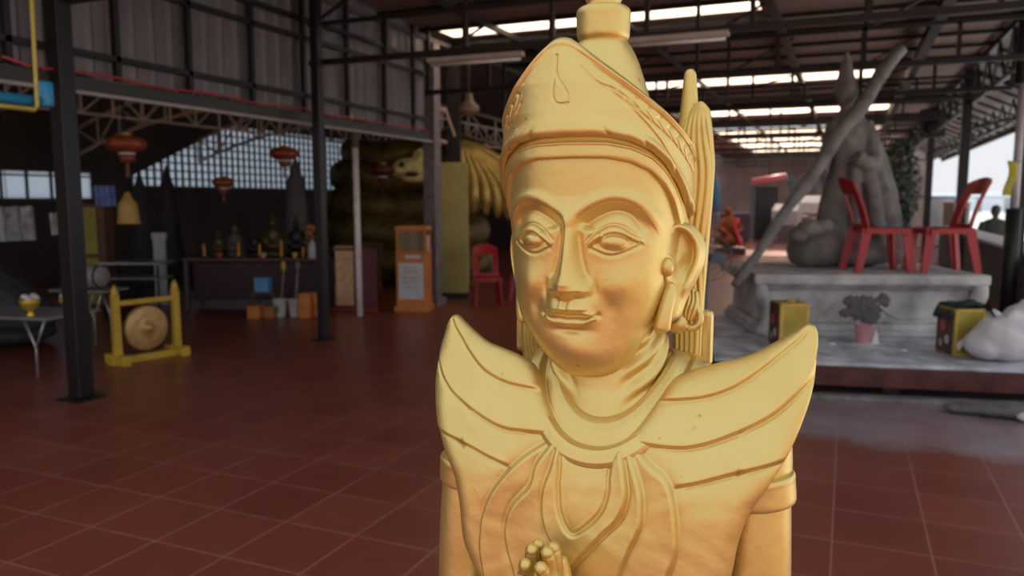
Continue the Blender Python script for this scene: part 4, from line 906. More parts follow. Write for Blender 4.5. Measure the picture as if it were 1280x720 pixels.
# stone stupa and dark slender chedis at the back of the shrine hall
def chedi(x, y, h_, w_, material, label, name='stupa'):
    t = thing(name, label, 'stupa', (x, y, 0)); m = MB(); m.box((0, 0, h_*.05), (w_*1.5, w_*1.5, h_*.1)); m.box((0, 0, h_*.13), (w_*1.25, w_*1.25, h_*.06)); m.build('plinth', material, t, bevel=.01)
    m = MB(); m.lathe([(w_*.6, h_*.16), (w_*.62, h_*.2), (w_*.5, h_*.3), (w_*.4, h_*.4), (w_*.36, h_*.55), (w_*.3, h_*.7), (w_*.26, h_*.82), (w_*.2, h_*.86), (w_*.12, h_*.92), (w_*.02, h_)], n=28); m.build('bell', material, t)
p = vy(372, 300, 11.6); chedi(p[0], 11.6, 2.40, .56, mat('grey_stone', (.13, .12, .115), .8), 'tall grey stone stupa behind the altar, below the second lantern')
p = vy(212, 300, 11.0); chedi(p[0], 11.0, 2.25, .5, mat('black_stone', (.035, .035, .035), .7), 'slender black stupa silhouetted against the glass block window')
p = vy(178, 300, 9.6); chedi(p[0], 9.6, 2.1, .44, mat('black_stone', (.035, .035, .035)), 'black stupa just right of the yellow hanging bell')
# ---- lectern
p1, p2 = gp(413, 391), gp(447, 388)
lt = thing('lectern', 'tan and maroon lectern between the slim black column and the white pole', 'lectern', (-6.62, 9.66, 0), R(22))
m = MB(); m.box((.14, 0, .48), (.44, .40, .86)); m.build('body', MAROON, lt, bevel=.01)
m = MB(); m.box((-.11, -.19, .51), (.26, .06, .86)); m.build('side_panel', WOOD, lt, bevel=.006)
m = MB(); m.box((.03, -.02, .03), (.70, .5, .06)); m.build('base', mat('red_base', (.25, .02, .02), .5), lt, bevel=.006)
m = MB(); m.box((.05, 0, .93), (.66, .46, .04), M=Matrix.Rotation(R(8), 3, 'X')); m.build('top', DWOOD, lt, bevel=.006)
# ---- donation cabinet
dc = thing('donation_cabinet', 'orange donation cabinet with glass top and white notices beside the pale pillar', 'cabinet', (-5.74, 9.86, 0), R(16))
m = MB(); m.box((0, 0, .045), (.50, .42, .09)); m.build('base', ORANGE, dc, bevel=.008)
m = MB(); m.box((0, 0, .46), (.44, .36, .76)); m.build('body', ORANGE, dc, bevel=.008)
m = MB()
for sx_ in (-1, 1):
    for sy_ in (-1, 1): m.box((sx_*.20, sy_*.16, 1.01), (.03, .03, .34))
m.box((0, 0, 1.20), (.46, .38, .06)); m.box((0, 0, .86), (.45, .37, .03)); m.build('glass_frame', ORANGE, dc, bevel=.005)
m = MB(); m.box((0, 0, 1.02), (.37, .29, .30)); m.build('glass_case', mat('dusk_glass', (.16, .13, .08), .1), dc)
m = MB(); m.box((0, -.183, .45), (.36, .006, .52)); nt_ = m.build('notice', mat('paper', (.62, .60, .60), .7), dc)
for k, (z_, w_) in enumerate(((.63, .20), (.58, .22), (.50, .24), (.46, .20), (.42, .22), (.36, .18))):
    m = MB(); m.box((0, -.188, z_), (w_, .003, .012)); m.build('writing', mat('red_ink', (.55, .12, .10), .7) if k in (1, 2) else mat('grey_ink', (.35, .33, .35), .7), nt_)
m = MB(); m.box((.03, -.186, .80), (.22, .004, .05)); m.build('slot_label', mat('paper', (.6, .6, .6)), dc)
m = MB(); m.box((.223, -.06, .98), (.004, .14, .24)); m.build('side_notice', mat('paper', (.6, .6, .6)), dc)
# yellow-green pillar
p = gp(566, 374)
yp_ = thing('painted_pillar', 'wide yellow-green painted pillar right of the pale pillar', 'pillar', (p[0]-.05, p[1]+.2, 0), R(20))
m = MB(); m.box((0, 0, 1.12), (.42, .30, 2.16)); m.build('shaft', mat('yellow_green', (.42, .37, .12), .6, noise=.15, scale=2), yp_, bevel=.01)
m = MB(); m.box((0, 0, .05), (.46, .34, .1)); m.build('base', DARK, yp_); m = MB(); m.box((0, 0, 3.05), (.2, .2, 1.7)); m.build('upper_shaft', DARK, yp_)
# ---- golden serpent statue with fan tail
ns = thing('golden_serpent', 'huge dim gilded serpent statue coiled behind the pillars, with a bright open-mouthed head', 'statue', (-8.3, 13.8, 0), R(20))
m = MB(); 
for k, (rx, zc, rr) in enumerate(((1.6, .38, .36), (1.45, .95, .34), (1.3, 1.5, .32), (1.15, 2.05, .30), (.95, 2.5, .27))):
    m.tube([(rx*math.cos(a2), .75*rx*math.sin(a2), zc+.05*math.sin(3*a2+k)) for a2 in np.linspace(0, 2*math.pi, 48, endpoint=False)], rr, n=16, closed=True)
m.tube(catmull([(.6, -.5, 2.5), (1.0, -.75, 2.7), (1.35, -.9, 2.55), (1.5, -1.0, 2.3)], 6), .24, n=16)
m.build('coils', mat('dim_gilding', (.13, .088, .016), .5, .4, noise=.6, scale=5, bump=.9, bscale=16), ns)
hp = vy(513, 212, 12.4)
hl = (np.array(hp)-np.array([-8.3, 13.8, 0])); c_, s_ = math.cos(-R(20)), math.sin(-R(20)); hl = np.array([c_*hl[0]-s_*hl[1], s_*hl[0]+c_*hl[1], hl[2]])
m = MB(); m.ball((0, 0, .02), (.34, .22, .20)); m.ball((-.16, -.02, -.03), (.22, .17, .11)); m.ball((.10, -.02, -.16), (.24, .15, .08)); m.ball((.2, 0, .12), (.2, .18, .2))
for k in range(5): m.tube([(.05+.09*k, 0, .15), (.10+.10*k, .02, .30+.03*k), (.2+.1*k, .03, .38+.03*k)], [.05, .035, .008], n=8)
hd = m.build('serpent_head', mat('lit_gilding', (.85, .72, .30), .5, .0, noise=.3, scale=8, bump=.4, bscale=14), ns, loc=tuple(hl))  # head coloured brighter than the coils, as if lit from an opening
m = MB(); m.ball((-.12, -.20, .08), (.055, .03, .05)); m.build('eye', BLACK, hd)
m = MB(); m.ball((.06, -.20, -.085), (.12, .05, .045)); m.build('mouth', mat('maw', (.12, .03, .01), .6), hd)
# gilded fan of long feathers
ff = vy(600, 235, 13.4)
gf = thing('gilded_fan', 'gilded fan of long drooping feathers behind the statue face at left', 'ornament', (ff[0]+.45, 13.0, 0), R(20))
for k in range(13):
    a2 = R(-62+9.2*k); m = MB(); L_ = .95+.08*math.sin(k*1.3)
    P = catmull([(-.45, 0, 2.65), (-.45+.35*math.sin(a2+.9), -.06, 2.62-.2*abs(math.cos(a2))), (-.45+1.0*math.sin(a2+.95), -.12, 2.25-.75*math.cos(a2)*.6), (-.45+1.18*math.sin(a2+.9), -.10, 1.78-.55*math.cos(a2))], 6)
    m.tube(P, np.interp(np.linspace(0, 1, len(P)), [0, .4, .85, 1], [.03, .07, .085, .02]), n=10); m.build('feather', mat('fan_gilding', (.62, .44, .12), .35, .5, noise=.2), gf)
gf.scale = (1.22, 1.22, 1.0)
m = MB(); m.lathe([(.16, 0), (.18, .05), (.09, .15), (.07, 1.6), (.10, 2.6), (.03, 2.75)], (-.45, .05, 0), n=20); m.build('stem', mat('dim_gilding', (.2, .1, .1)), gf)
# ---- red plastic chairs (also the far ones)
def chair_proto(label, loc, rz, name='plastic_chair'):
    t = thing(name, label, 'chair', loc, rz)
    # local +x is the front of the chair
    m = MB(); nx, ny = 14, 14
    P = []
    for i in range(nx):
        u_ = i/(nx-1); row = []
        for j in range(ny):
            v_ = j/(ny-1)*2-1; w_ = .20+.02*u_; row.append((-.20+.40*u_, v_*w_, .445-.012*(1-v_*v_)*math.sin(math.pi*u_)-.02*max(0, u_-.85)/.15-.015*abs(v_)**6))
        P.append(row)
    P = np.array(P); top = P; botm = P-np.array([0, 0, .022]); grid(m, top, flip=True); grid(m, botm)
    def wall(a_, b_):
        o = len(m.v); n_ = len(a_); m.v += [tuple(q) for q in a_]+[tuple(q) for q in b_]; m.f += [(o+i, o+i+1, o+n_+i+1, o+n_+i) for i in range(n_-1)]; m.sm += [False]*(n_-1)
    for a_, b_ in ((top[0], botm[0]-np.array([0, 0, .03])), (top[-1], botm[-1]-np.array([0, 0, .03])), (top[:, 0], botm[:, 0]-np.array([0, 0, .03])), (top[:, -1], botm[:, -1]-np.array([0, 0, .03]))): wall(a_, b_)
    m.build('seat', RED, t)
    m = MB()      # backrest: frame with an open middle and slats
    def bk(v_, h_): return (-.20-.03*(h_/.42)-.13*(h_/.45)**1.5+.035*(v_*v_), v_*(.20-.02*h_), .43+h_)
    hs = np.linspace(0, .44, 14)
    for s_ in (-1, 1):
        for k in range(13):
            h0, h1 = hs[k], hs[k+1]; wv = .43; 
            a_, b_, c_, d_ = bk(s_*1, h0), bk(s_*(1-wv), h0), bk(s_*(1-wv), h1), bk(s_*1, h1)
            vs = [Vector(q) for q in (a_, b_, c_, d_)]; vs2 = [q+Vector((-.022, 0, -.004)) for q in vs]
            m.add(vs+vs2, [(0, 1, 2, 3), (7, 6, 5, 4), (0, 4, 5, 1), (1, 5, 6, 2), (2, 6, 7, 3), (3, 7, 4, 0)])
    vv = np.linspace(-1, 1, 15)
    for k in range(14):
        a0, a1 = vv[k], vv[k+1]; e0, e1 = .44+.05*(1-a0*a0), .44+.05*(1-a1*a1)
        vs = [Vector(q) for q in (bk(a0, .33), bk(a1, .33), bk(a1, e1), bk(a0, e0))]; vs2 = [q+Vector((-.022, 0, -.004)) for q in vs]
        m.add(vs+vs2, [(0, 1, 2, 3), (7, 6, 5, 4), (0, 4, 5, 1), (1, 5, 6, 2), (2, 6, 7, 3), (3, 7, 4, 0)])
        vs = [Vector(q) for q in (bk(a0, 0), bk(a1, 0), bk(a1, .04), bk(a0, .04))]; vs2 = [q+Vector((-.022, 0, -.004)) for q in vs]
        m.add(vs+vs2, [(0, 1, 2, 3), (7, 6, 5, 4), (0, 4, 5, 1), (1, 5, 6, 2), (2, 6, 7, 3), (3, 7, 4, 0)])
    for s_ in ():
        vs = [Vector(q) for q in (bk(s_-.09, .03), bk(s_+.09, .03), bk(s_+.09, .34), bk(s_-.09, .34))] if abs(s_) < .1 else None
        if vs: vs2 = [q+Vector((-.018, 0, -.004)) for q in vs]; m.add(vs+vs2, [(0, 1, 2, 3), (7, 6, 5, 4), (0, 4, 5, 1), (1, 5, 6, 2), (2, 6, 7, 3), (3, 7, 4, 0)])
    m.build('backrest', RED, t)
    for sx_ in (-1, 1):
        for s_ in (-1, 1):
            m = MB(); tx_ = sx_*.175; bx_ = sx_*.225-(.03 if sx_ < 0 else -.01)
            for (dx_, dy_) in ((0, 0),):
                vs = []
                for (x_, y_, z_, w_) in ((bx_, s_*.215, 0, .052), (tx_, s_*.185, .43, .095)):
                    vs += [(x_-w_/2, y_-s_*.0, z_), (x_+w_/2, y_, z_), (x_+w_/2, y_-s_*.02, z_), (x_-w_/2, y_-s_*.02, z_)]
                m.add(vs, [(3, 2, 1, 0), (4, 5, 6, 7), (0, 1, 5, 4), (1, 2, 6, 5), (2, 3, 7, 6), (3, 0, 4, 7)])
                x1 = bx_+(-sx_)*.0
                m.bar((bx_-sx_*-.018, s_*.195, 0), (tx_+sx_*.03, s_*.165, .43), .020, .06)
            m.build('leg', RED, t, bevel=.003)
    return t
# ---- work platform with the pedestal
A0, A1 = gp(893, 447, .3), gp(1280, 462, .3); rzp = math.atan2(A1[1]-A0[1], A1[0]-A0[0])
cP, sP = math.cos(rzp), math.sin(rzp)
def onp(u_, v_, z=.3): return (A0[0]+cP*u_-sP*v_, A0[1]+sP*u_+cP*v_, z)
pf = thing('platform', 'low wide platform with a dusty white top and dark red wooden edge', 'platform', (A0[0], A0[1], 0), rzp)
m = MB(); m.box((1.45, 1.35, .285), (2.9, 2.7, .03)); m.build('dusty_top', mat('dusty_marble', (.50, .51, .56), .7, noise=.5, scale=5), pf, bevel=.004)
m = MB(); m.box((1.45, .03, .185), (2.88, .05, .165)); m.box((1.45, 2.66, .185), (2.88, .05, .165)); m.box((.03, 1.35, .185), (.05, 2.6, .165)); m.box((2.87, 1.35, .185), (.05, 2.6, .165)); m.build('edge_board', mat('red_wood', (.085, .022, .018), .35, noise=.5, scale=6), pf, bevel=.008)
for (x_, y_) in ((.25, .3), (2.6, .3), (.25, 2.4), (2.6, 2.4), (1.45, .35)): m = MB(); m.box((x_, y_, .05), (.14, .14, .10)); m.build('leg', DWOOD, pf)
B0, B1 = gp(950, 424, .3), gp(1238, 428, .3); mid = (B0+B1)/2; rzb = math.atan2(B1[1]-B0[1], B1[0]-B0[0]); Wd = float(np.linalg.norm(B1-B0))
rzb = R(20)
mid = mid+np.array([-.05, .17, 0])
pd = thing('stone_pedestal', 'dusty grey moulded stone pedestal on the platform under the red chairs', 'pedestal', (mid[0], mid[1], .302), rzb)
Dp = 1.5
def slab(m, z0, z1, w0, w1=None):
    w1 = w1 or w0; vs = []
    for z, w_ in ((z0, w0), (z1, w1)):
        for (i, j) in ((-1, -1), (1, -1), (1, 1), (-1, 1)): vs.append((i*w_/2, Dp/2+j*(Dp-(Wd-w_))/2, z))
    m.add(vs, [(3, 2, 1, 0), (4, 5, 6, 7), (0, 1, 5, 4), (1, 2, 6, 5), (2, 3, 7, 6), (3, 0, 4, 7)])
m = MB(); slab(m, 0, .06, Wd); slab(m, .06, .12, Wd-.02, Wd-.10); slab(m, .12, .44, Wd-.16); slab(m, .44, .50, Wd-.14, Wd-.0); m.build('body', STONE, pd, bevel=.012)
m = MB(); slab(m, .50, .60, Wd+.10); m.build('top_slab', STONE, pd, bevel=.02)
for s_ in (-1, 1):       # curved lion feet at the corners
    P = catmull([(s_*(Wd/2-.02), .0, .50), (s_*(Wd/2-.03), -.0, .40), (s_*(Wd/2-.10), .01, .27), (s_*(Wd/2-.07), 0, .12), (s_*(Wd/2-.02), -.01, .03)], 6); m = MB(); m.tube(P, np.interp(np.linspace(0, 1, len(P)), [0, .3, .6, 1], [.06, .075, .05, .06]), n=14); m.build('corner_foot', STONE, pd)
m = MB(); m.ball((-.02, .085, .27), (.19, .03, .13)); m.ball((.05, .085, .2), (.10, .03, .12)); m.ball((-.15, .085, .33), (.07, .03, .06)); m.ball((.16, .085, .34), (.06, .03, .08)); m.ball((-.2, .085, .22), (.05, .02, .05)); lumpy('dark_carving', m, mat('dark_grey', (.13, .12, .12), .9), pd, vox=.012, strength=.05, scale=.04)  # dark grey lumps set on the pedestal front
for u_ in (-.62, .45): 
    m = MB(); m.tube(catmull([(u_-.35, .075, .32), (u_-.2, .07, .20), (u_, .07, .17), (u_+.2, .07, .20), (u_+.35, .075, .32)], 6), .014, n=8); m.build('carved_swag', STONE, pd)
ctop = (math.cos(rzb), math.sin(rzb))
def ped(u_, v_, z=.9): return (mid[0]+ctop[0]*u_-ctop[1]*v_, mid[1]+ctop[1]*u_+ctop[0]*v_, z)
def ped_px(px, py):      # photo point on the pedestal top
    q_ = gp(px, py, .9); return q_
c1 = ped(.20, .36); chair_proto('red plastic chair on the left of the pedestal, its back towards the grey figure', (c1[0], c1[1], .9), R(20))
c2 = ped(.80, .36); chair_proto('red plastic chair on the right of the pedestal, its back towards the water', (c2[0], c2[1], .9), R(200))
# ---- unfinished cement figure
cf = ped(.10, 1.02, .918)
fg = thing('cement_figure', 'rough grey unfinished draped figure standing on the pedestal behind the red chairs', 'statue', cf, rzb)
m = MB()
k_ = 1.0
loft(m, [(0, .34, .22, .22), (.25, .33, .22, .2), (.6, .27, .20, .18), (.95, .20, .17, .15), (1.2, .165, .14, .13), (1.45, .18, .13, .12), (1.58, .13, .09, .09), (1.64, .06, .06, .06)], n=40, k=5)
m.ball((-.05, -.02, 1.80), (.12, .12, .15)); m.lathe([(.12, 1.86), (.085, 1.95), (.075, 2.02), (.05, 2.10), (.02, 2.22)], (-.05, 0, 0), n=16); m.tube([(-.03, 0, 1.6), (-.05, 0, 1.75)], .06, n=12)
m.tube(catmull([(.16, -.02, 1.50), (.24, -.06, 1.25), (.18, -.22, 1.05), (-.02, -.30, 1.12)], 6), .075, n=14); m.tube(catmull([(-.17, -.02, 1.48), (-.24, -.10, 1.22), (-.34, -.25, 1.02), (-.38, -.34, .95)], 6), .07, n=14)
for q0, q1, q2, r_ in (((.22, -.1, 1.15), (.36, -.16, .6), (.50, -.16, .03), .085), ((.12, -.17, 1.1), (.22, -.24, .6), (.30, -.26, .03), .07), ((.0, -.18, 1.05), (.02, -.26, .55), (.04, -.28, .05), .06), ((.26, -.05, 1.25), (.44, -.08, .7), (.55, -.08, .02), .075)): m.tube(catmull([q0, q1, q2], 8), r_, n=12)
m.ball((-.28, -.18, .24), (.27, .24, .26)); m.ball((-.45, -.2, .16), (.2, .2, .18)); m.ball((.1, -.2, .14), (.4, .2, .14))
lumpy('body', m, CEMENT, fg, vox=.018, strength=.022, scale=.09)
# long pale log resting on the platform edge and leaning on the figure
la, lb = dp(918, 357, 7.35), dp(1126, 60, 8.25)
lg = thing('wooden_post', 'long rough pale grey post leaning diagonally in front of the cement figure', 'post', (0, 0, 0))
ld = (lb-la)/np.linalg.norm(lb-la); lfoot = la
m = MB(); n_ = 40; P = [la+(lb-la)*t_+.012*np.array([math.sin(t_*19), math.cos(t_*13), math.sin(t_*23)]) for t_ in np.linspace(0, 1, n_)]
m.tube(P, [.042+.030*min(1, t_*1.6)+.006*math.sin(t_*37) for t_ in np.linspace(0, 1, n_)], n=14); m.build('trunk', CEMENT, lg)
kk = dp(1012, 285, 7.75); m = MB(); m.ball((0, 0, 0), (.12, .11, .09)); m.ball((-.10, 0, -.07), (.10, .09, .07)); m.ball((.13, .02, .02), (.09, .08, .08)); lumpy('bound_cloth', m, CEMENT, lg, vox=.015, strength=.02, scale=.05, loc=tuple(kk))
# ---- things on the platform
def tin(px, py, label, dx=0, rz=R(24)):
    p = gp(px, py, .3); t = thing('gold_tin', label, 'tin', (p[0], p[1]+.08, .301), rz)
    m = MB(); m.box((0, 0, .20), (.26, .26, .40)); m.build('body', mat('tin_gold', (.42, .34, .06), .35, .4, noise=.3, scale=6), t, bevel=.01)
    m = MB()
    for (x_, z_, w_, h_) in ((-.115, .2, .022, .38), (.115, .2, .022, .38), (0, .385, .24, .02), (0, .012, .24, .02)): m.box((x_, -.132, z_), (w_, .008, h_))
    m.build('front_frame', mat('tin_frame', (.62, .42, .10), .35, .3), t)
    m = MB(); m.box((-.132, 0, .2), (.008, .24, .37)); sd = m.build('side_panel', mat('tin_side', (.10, .05, .04), .5, noise=.6, scale=20), t)
    for (y_, z_, s_, c_) in ((.03, .24, .045, (.45, .10, .10)), (-.04, .13, .035, (.5, .45, .42)), (.05, .09, .03, (.4, .35, .3))): m = MB(); m.ball((-.137, y_, z_), (.004, s_, s_*1.2), n=8); m.build('printed_patch', mat('patch%d' % int(z_*100), c_, .6), sd)
    m = MB(); m.lathe([(.05, .40), (.05, .41), (.045, .415), (.001, .415)], (.0, .0, 0), n=18); m.build('lid', mat('tin_frame', (.5, .4, .1)), t)
    return p
tin(984, 434, 'gold tin with a dark printed side, at the left corner of the pedestal')
tp = tin(1200, 444, 'gold tin under the dark green cloth, beside the white sacks')
m = MB(); n_ = 26
P = np.array([[(-.19+.40*i/n_, -.14+.30*j/n_, .425-.0*i) for i in range(n_+1)] for j in range(n_+1)])
for j in range(n_+1):
    for i in range(n_+1):
        x_, y_ = P[j, i, 0], P[j, i, 1]; ov = max(0, x_-.13, -x_-.135, )*1.3; P[j, i, 2] = .428+.035*math.exp(-((x_-.03)/.07)**2-((y_+.02)/.06)**2)-ov*1.6+.008*math.sin(x_*60+y_*30)
grid(m, P); P2 = P-np.array([0, 0, .006]); grid(m, P2, flip=True)
o = m.build('green_cloth', mat('dark_green_cloth', (.018, .045, .04), .8), loc=(tp[0]+.03, tp[1]+.10, .3), rz=R(24)); tag(o, 'dark green cloth draped over the right gold tin', 'cloth')
# white sacks
def sack(px, py, s, label, seed):
    p = gp(px, py, .3); r_ = random.Random(seed); m = MB(); m.ball((0, 0, .17*s), (.26*s, .20*s, .17*s)); m.ball((.10*s, .03, .20*s), (.20*s, .16*s, .16*s)); m.ball((-.12*s, 0, .13*s), (.18*s, .17*s, .13*s)); m.tube([(.02, 0, .30*s), (.05*s, 0, .40*s), (.12*s, -.02, .44*s)], [.07*s, .035*s, .06*s], n=10)
    o = lumpy('sack', m, mat('sack_white', (.66, .64, .66), .7, noise=.15, scale=6), None, vox=.014, strength=.016, scale=.10, loc=(p[0], p[1]+.2, .302), rz=r_.random()); tag(o, label, 'sack')
sack(1262, 457, 1.05, 'plump white sack at the front right corner of the platform', 1)
sack(1288, 425, .95, 'white sack lying behind the front one at the right edge', 5)
m = MB(); n_ = 30
P = np.zeros((n_+1, n_+1, 3))
for j in range(n_+1):
    for i in range(n_+1):
        u_, v_ = i/n_, j/n_; P[j, i] = (-.30+.62*u_, -.16+.30*v_, .10+.24*math.sin(math.pi*min(1, u_*.9+.05))**1.2-.10*abs(v_-.5)*2+.02*math.sin(u_*17+v_*9)+.015*math.sin(v_*21-u_*8)+.03)
grid(m, P, flip=False); grid(m, P-np.array([0, 0, .005]), flip=True)
p = gp(1238, 448, .3); o = m.build('plastic_sheet', mat('sheet_white', (.66, .62, .66), .5), loc=(p[0], p[1]+.16, .30), rz=R(15)); tag(o, 'crumpled white plastic sheet poking out left over the sacks', 'sheet')
p = gp(1079, 430, .3); t = thing('pink_cup', 'small pink cup on the platform before the middle of the pedestal', 'cup', (p[0], p[1]+.05, .3)); m = MB(); m.lathe([(.055, 0), (.06, .005), (.078, .17), (.082, .175), (.074, .175), (.055, .015)], n=28); m.build('cup', mat('pink_plastic', (.62, .27, .31), .5), t); m = MB(); m.lathe([(.10, -.0005), (.105, .004), (.001, .004)], (.0, 0, 0), n=24, sx=1.4); m.build('saucer', mat('paper', (.5, .5, .5)), t)
p = gp(1094, 430, .3); m = MB(); m.add([(-.03, 0, 0), (.035, 0, 0), (.01, .03, .12), (-.005, .035, .12), (-.03, .012, 0), (.035, .012, 0), (.01, .042, .12), (-.005, .047, .12)], [(0, 1, 2, 3), (7, 6, 5, 4), (0, 4, 5, 1), (1, 5, 6, 2), (2, 6, 7, 3), (3, 7, 4, 0)]); o = m.build('paper_scrap', WHITE, loc=(p[0], p[1]+.0, .301)); tag(o, 'white folded paper leaning on the pink cup', 'paper')
for (px_, py_, s_, l) in ((1015, 436, .05, 'small white rubble lump near the left gold tin'), (1040, 432, .035, 'tiny white rubble lump between the left tin and the pink cup'), (1130, 440, .03, 'tiny white rubble lump right of the pink cup')):
    p = gp(px_, py_, .3); m = MB(); m.ball((0, 0, s_*.4), (s_, s_*.8, s_*.4), n=8); tag(lumpy('rubble', m, WHITE, loc=(p[0], p[1], .302), vox=.008, strength=.01, scale=.02), l, 'rubble')
# low shelf and dusty board seen under the platform, tarp on the floor at right
p = gp(1120, 507); m = MB(); m.box((0, .04, .02), (1.9, .12, .04)); tag(m.build('plank', mat('dusty_plank', (.20, .18, .17), .8, noise=.4), loc=(p[0]+.1, p[1]+.1, 0), rz=rzp, bevel=.005), 'dusty plank lying on the floor under the platform', 'plank')
p = gp(1245, 523); m = MB(); m.ball((0, 0, .05), (.30, .10, .05)); m.ball((.12, .02, .06), (.22, .12, .055)); m.ball((-.2, -.02, .035), (.14, .07, .035)); tag(lumpy('folded_tarp', m, mat('tarp_grey', (.13, .125, .125), .6), loc=(p[0], p[1]+.05, .004), rz=R(-5), vox=.012, strength=.025, scale=.06), 'crumpled grey tarp on the floor at the right edge by the platform', 'tarp')
p = gp(1283, 528); m = MB(); m.ball((0, 0, .04), (.07, .06, .04)); tag(lumpy('stone', m, WHITE, loc=(p[0], p[1], .003), vox=.01, strength=.01, scale=.05), 'small pale stone at the end of the grey tarp', 'stone')
# ---- standing fan behind the statue ear
p = dp(884, 322, 7.0)
sf = thing('standing_fan', 'round wire-cage standing fan right behind the statue ear', 'fan', (p[0], p[1], 0), PHI)
m = MB(); m.lathe([(.19, 0), (.2, .015), (.18, .03), (.03, .045)], n=30); m.build('base', BLACK, sf)
m = MB(); m.tube([(0, 0, .03), (0, 0, p[2]-.02)], .014, n=10); m.build('pole', GREYST, sf)
m = MB()
for rr in (.20, .15, .10, .05):
    m.tube([(rr*math.cos(a2), -.07+(-.02 if rr < .18 else 0), p[2]+rr*math.sin(a2)) for a2 in np.linspace(0, 2*math.pi, 40, endpoint=False)], .003 if rr < .18 else .006, n=6, closed=True)
for k in range(24): a2 = k*math.pi/12; m.bar((.03*math.cos(a2), -.09, p[2]+.03*math.sin(a2)), (.20*math.cos(a2), -.07, p[2]+.20*math.sin(a2)), .0025)
m.build('cage', GREYST, sf)
for k in range(3):
    m = MB(); a2 = k*2.094; m.ball((.09*math.cos(a2), -.05, p[2]+.09*math.sin(a2)), (.075, .006, .05), M=Matrix.Rotation(-a2, 3, 'Y')); m.build('blade', mat('fan_blue', (.10, .13, .20), .4), sf)
m = MB(); m.ball((0, .02, p[2]), (.05, .08, .05)); m.build('motor', BLACK, sf)
# ---- orange draped figure and small things in the middle distance
p = gp(908, 318); sx_ = p
of = thing('draped_figure', 'small seated figure in dull orange cloth with a red sash beyond the fan', 'figurine', (p[0], p[1]+.3, 0), R(20))
m = MB(); m.box((0, 0, .10), (.9, .7, .20)); m.build('plinth', DWOOD, of, bevel=.02)
m = MB(); m.ball((0, 0, .42), (.42, .34, .22)); m.ball((0, 0, .80), (.26, .2, .40)); m.ball((-.02, 0, 1.25), (.12, .13, .16)); m.tube([(.2, -.05, 1.0), (.32, -.15, .75), (.1, -.3, .6)], .08, n=12); m.tube([(-.2, -.05, 1.0), (-.32, -.15, .75), (-.1, -.3, .6)], .08, n=12); lumpy('robe', m, mat('rust_orange', (.30, .085, .025), .7), of, vox=.03, strength=.03)
m = MB(); m.tube(catmull([(.24, -.12, 1.05), (.12, -.24, .8), (.22, -.30, .5), (.3, -.34, .24)], 5), .06, n=10); m.build('sash', mat('bright_red', (.75, .04, .08), .5), of)
def stall(px0, px1, pyb, h_, d_, material, label, name, cat='stall', topm=None, z0=0.):
    a_, b_ = gp(px0, pyb), gp(px1, pyb); w_ = float(np.linalg.norm(b_-a_)); c_ = (a_+b_)/2
    t = thing(name, label, cat, (c_[0], c_[1]+d_/2, 0), R(20)); m = MB(); m.box((0, 0, h_/2+.02), (w_, d_, h_-.04)); m.build('body', material, t, bevel=.02); m = MB(); m.box((0, 0, h_), (w_*1.06, d_*1.06, .06)); m.build('top', topm or material, t, bevel=.01); return t
stall(938, 966, 301, 2.1, .8, mat('kiosk_black', (.012, .012, .014), .6), 'tall black kiosk in the far middle of the hall', 'kiosk')
stall(967, 1002, 303, 1.0, .7, mat('counter_grey', (.20, .17, .19), .6), 'grey counter with a white top right of the black kiosk', 'counter', 'counter', WHITE)
stall(896, 932, 304, 1.1, .7, mat('stall_plum', (.09, .06, .09), .6), 'dim plum coloured market stall left of the black kiosk', 'market_stall', 'stall', mat('plum_top', (.22, .18, .26), .6))
stall(1014, 1050, 306, .9, .9, mat('cushion_tan', (.34, .24, .18), .7), 'tan padded bench under the pale awning, left of the cement figure', 'bench', 'bench')
def awning(px0, px1, py, Y, h_, material, label):
    a_, b_ = vy(px0, py, Y), vy(px1, py, Y); c_ = (a_+b_)/2; w_ = abs(b_[0]-a_[0]); t = thing('awning', label, 'awning', (c_[0], c_[1], 0)); m = MB(); n_ = 12
    m.box((0, 0, c_[2]), (w_, 1.2, .05), M=Matrix.Rotation(R(12), 3, 'X')); m.box((0, -.6, c_[2]-.15-h_/2), (w_, .03, h_)); m.build('canopy', material, t)
    for s_ in (-1, 1):
        for q_ in (-.5, .5): m = MB(); m.tube([(s_*w_*.48, q_, 0), (s_*w_*.48, q_, c_[2])], .03, n=8); m.build('post', mat('pale_post', (.6, .6, .6), .5), t)
awning(1000, 1048, 250, 29, .28, mat('awning_white', (.75, .75, .75), .7), 'white awning on pale posts in the distance left of the cement figure')
awning(967, 998, 260, 30.5, .45, mat('awning_grey', (.52, .52, .56), .7), 'pale blue-grey awning right of the black kiosk')
a_, b_ = vy(940, 227, 27), vy(983, 220, 27); m = MB(); m.tube([tuple(a_), tuple(b_)], .10, n=12); t = thing('pink_tube', 'long pink rolled awning above the black kiosk', 'awning', (0, 0, 0)); m.build('roll', mat('pink_cloth', (.75, .22, .27), .5), t); m = MB(); m.bar(tuple((a_+b_)/2), tuple((a_+b_)/2+np.array([0, 0, 3.95-a_[2]])), .03); m.build('hanger', DARK, t)
p = gp(893, 312); t = thing('beach_umbrella', 'folded blue umbrella on a pole beside the plum stall', 'umbrella', (p[0], p[1], 0)); m = MB(); m.lathe([(.02, 1.2), (.10, 1.25), (.14, 1.5), (.10, 2.0), (.03, 2.35)], n=16); m.build('cloth', mat('umb_blue', (.05, .17, .38), .6), t); m = MB(); m.tube([(0, 0, 0), (0, 0, 2.4)], .02, n=8); m.build('pole', GREYST, t); m = MB(); m.lathe([(.2, 0), (.2, .06), (.05, .1)], n=16); m.build('foot', DARK, t)
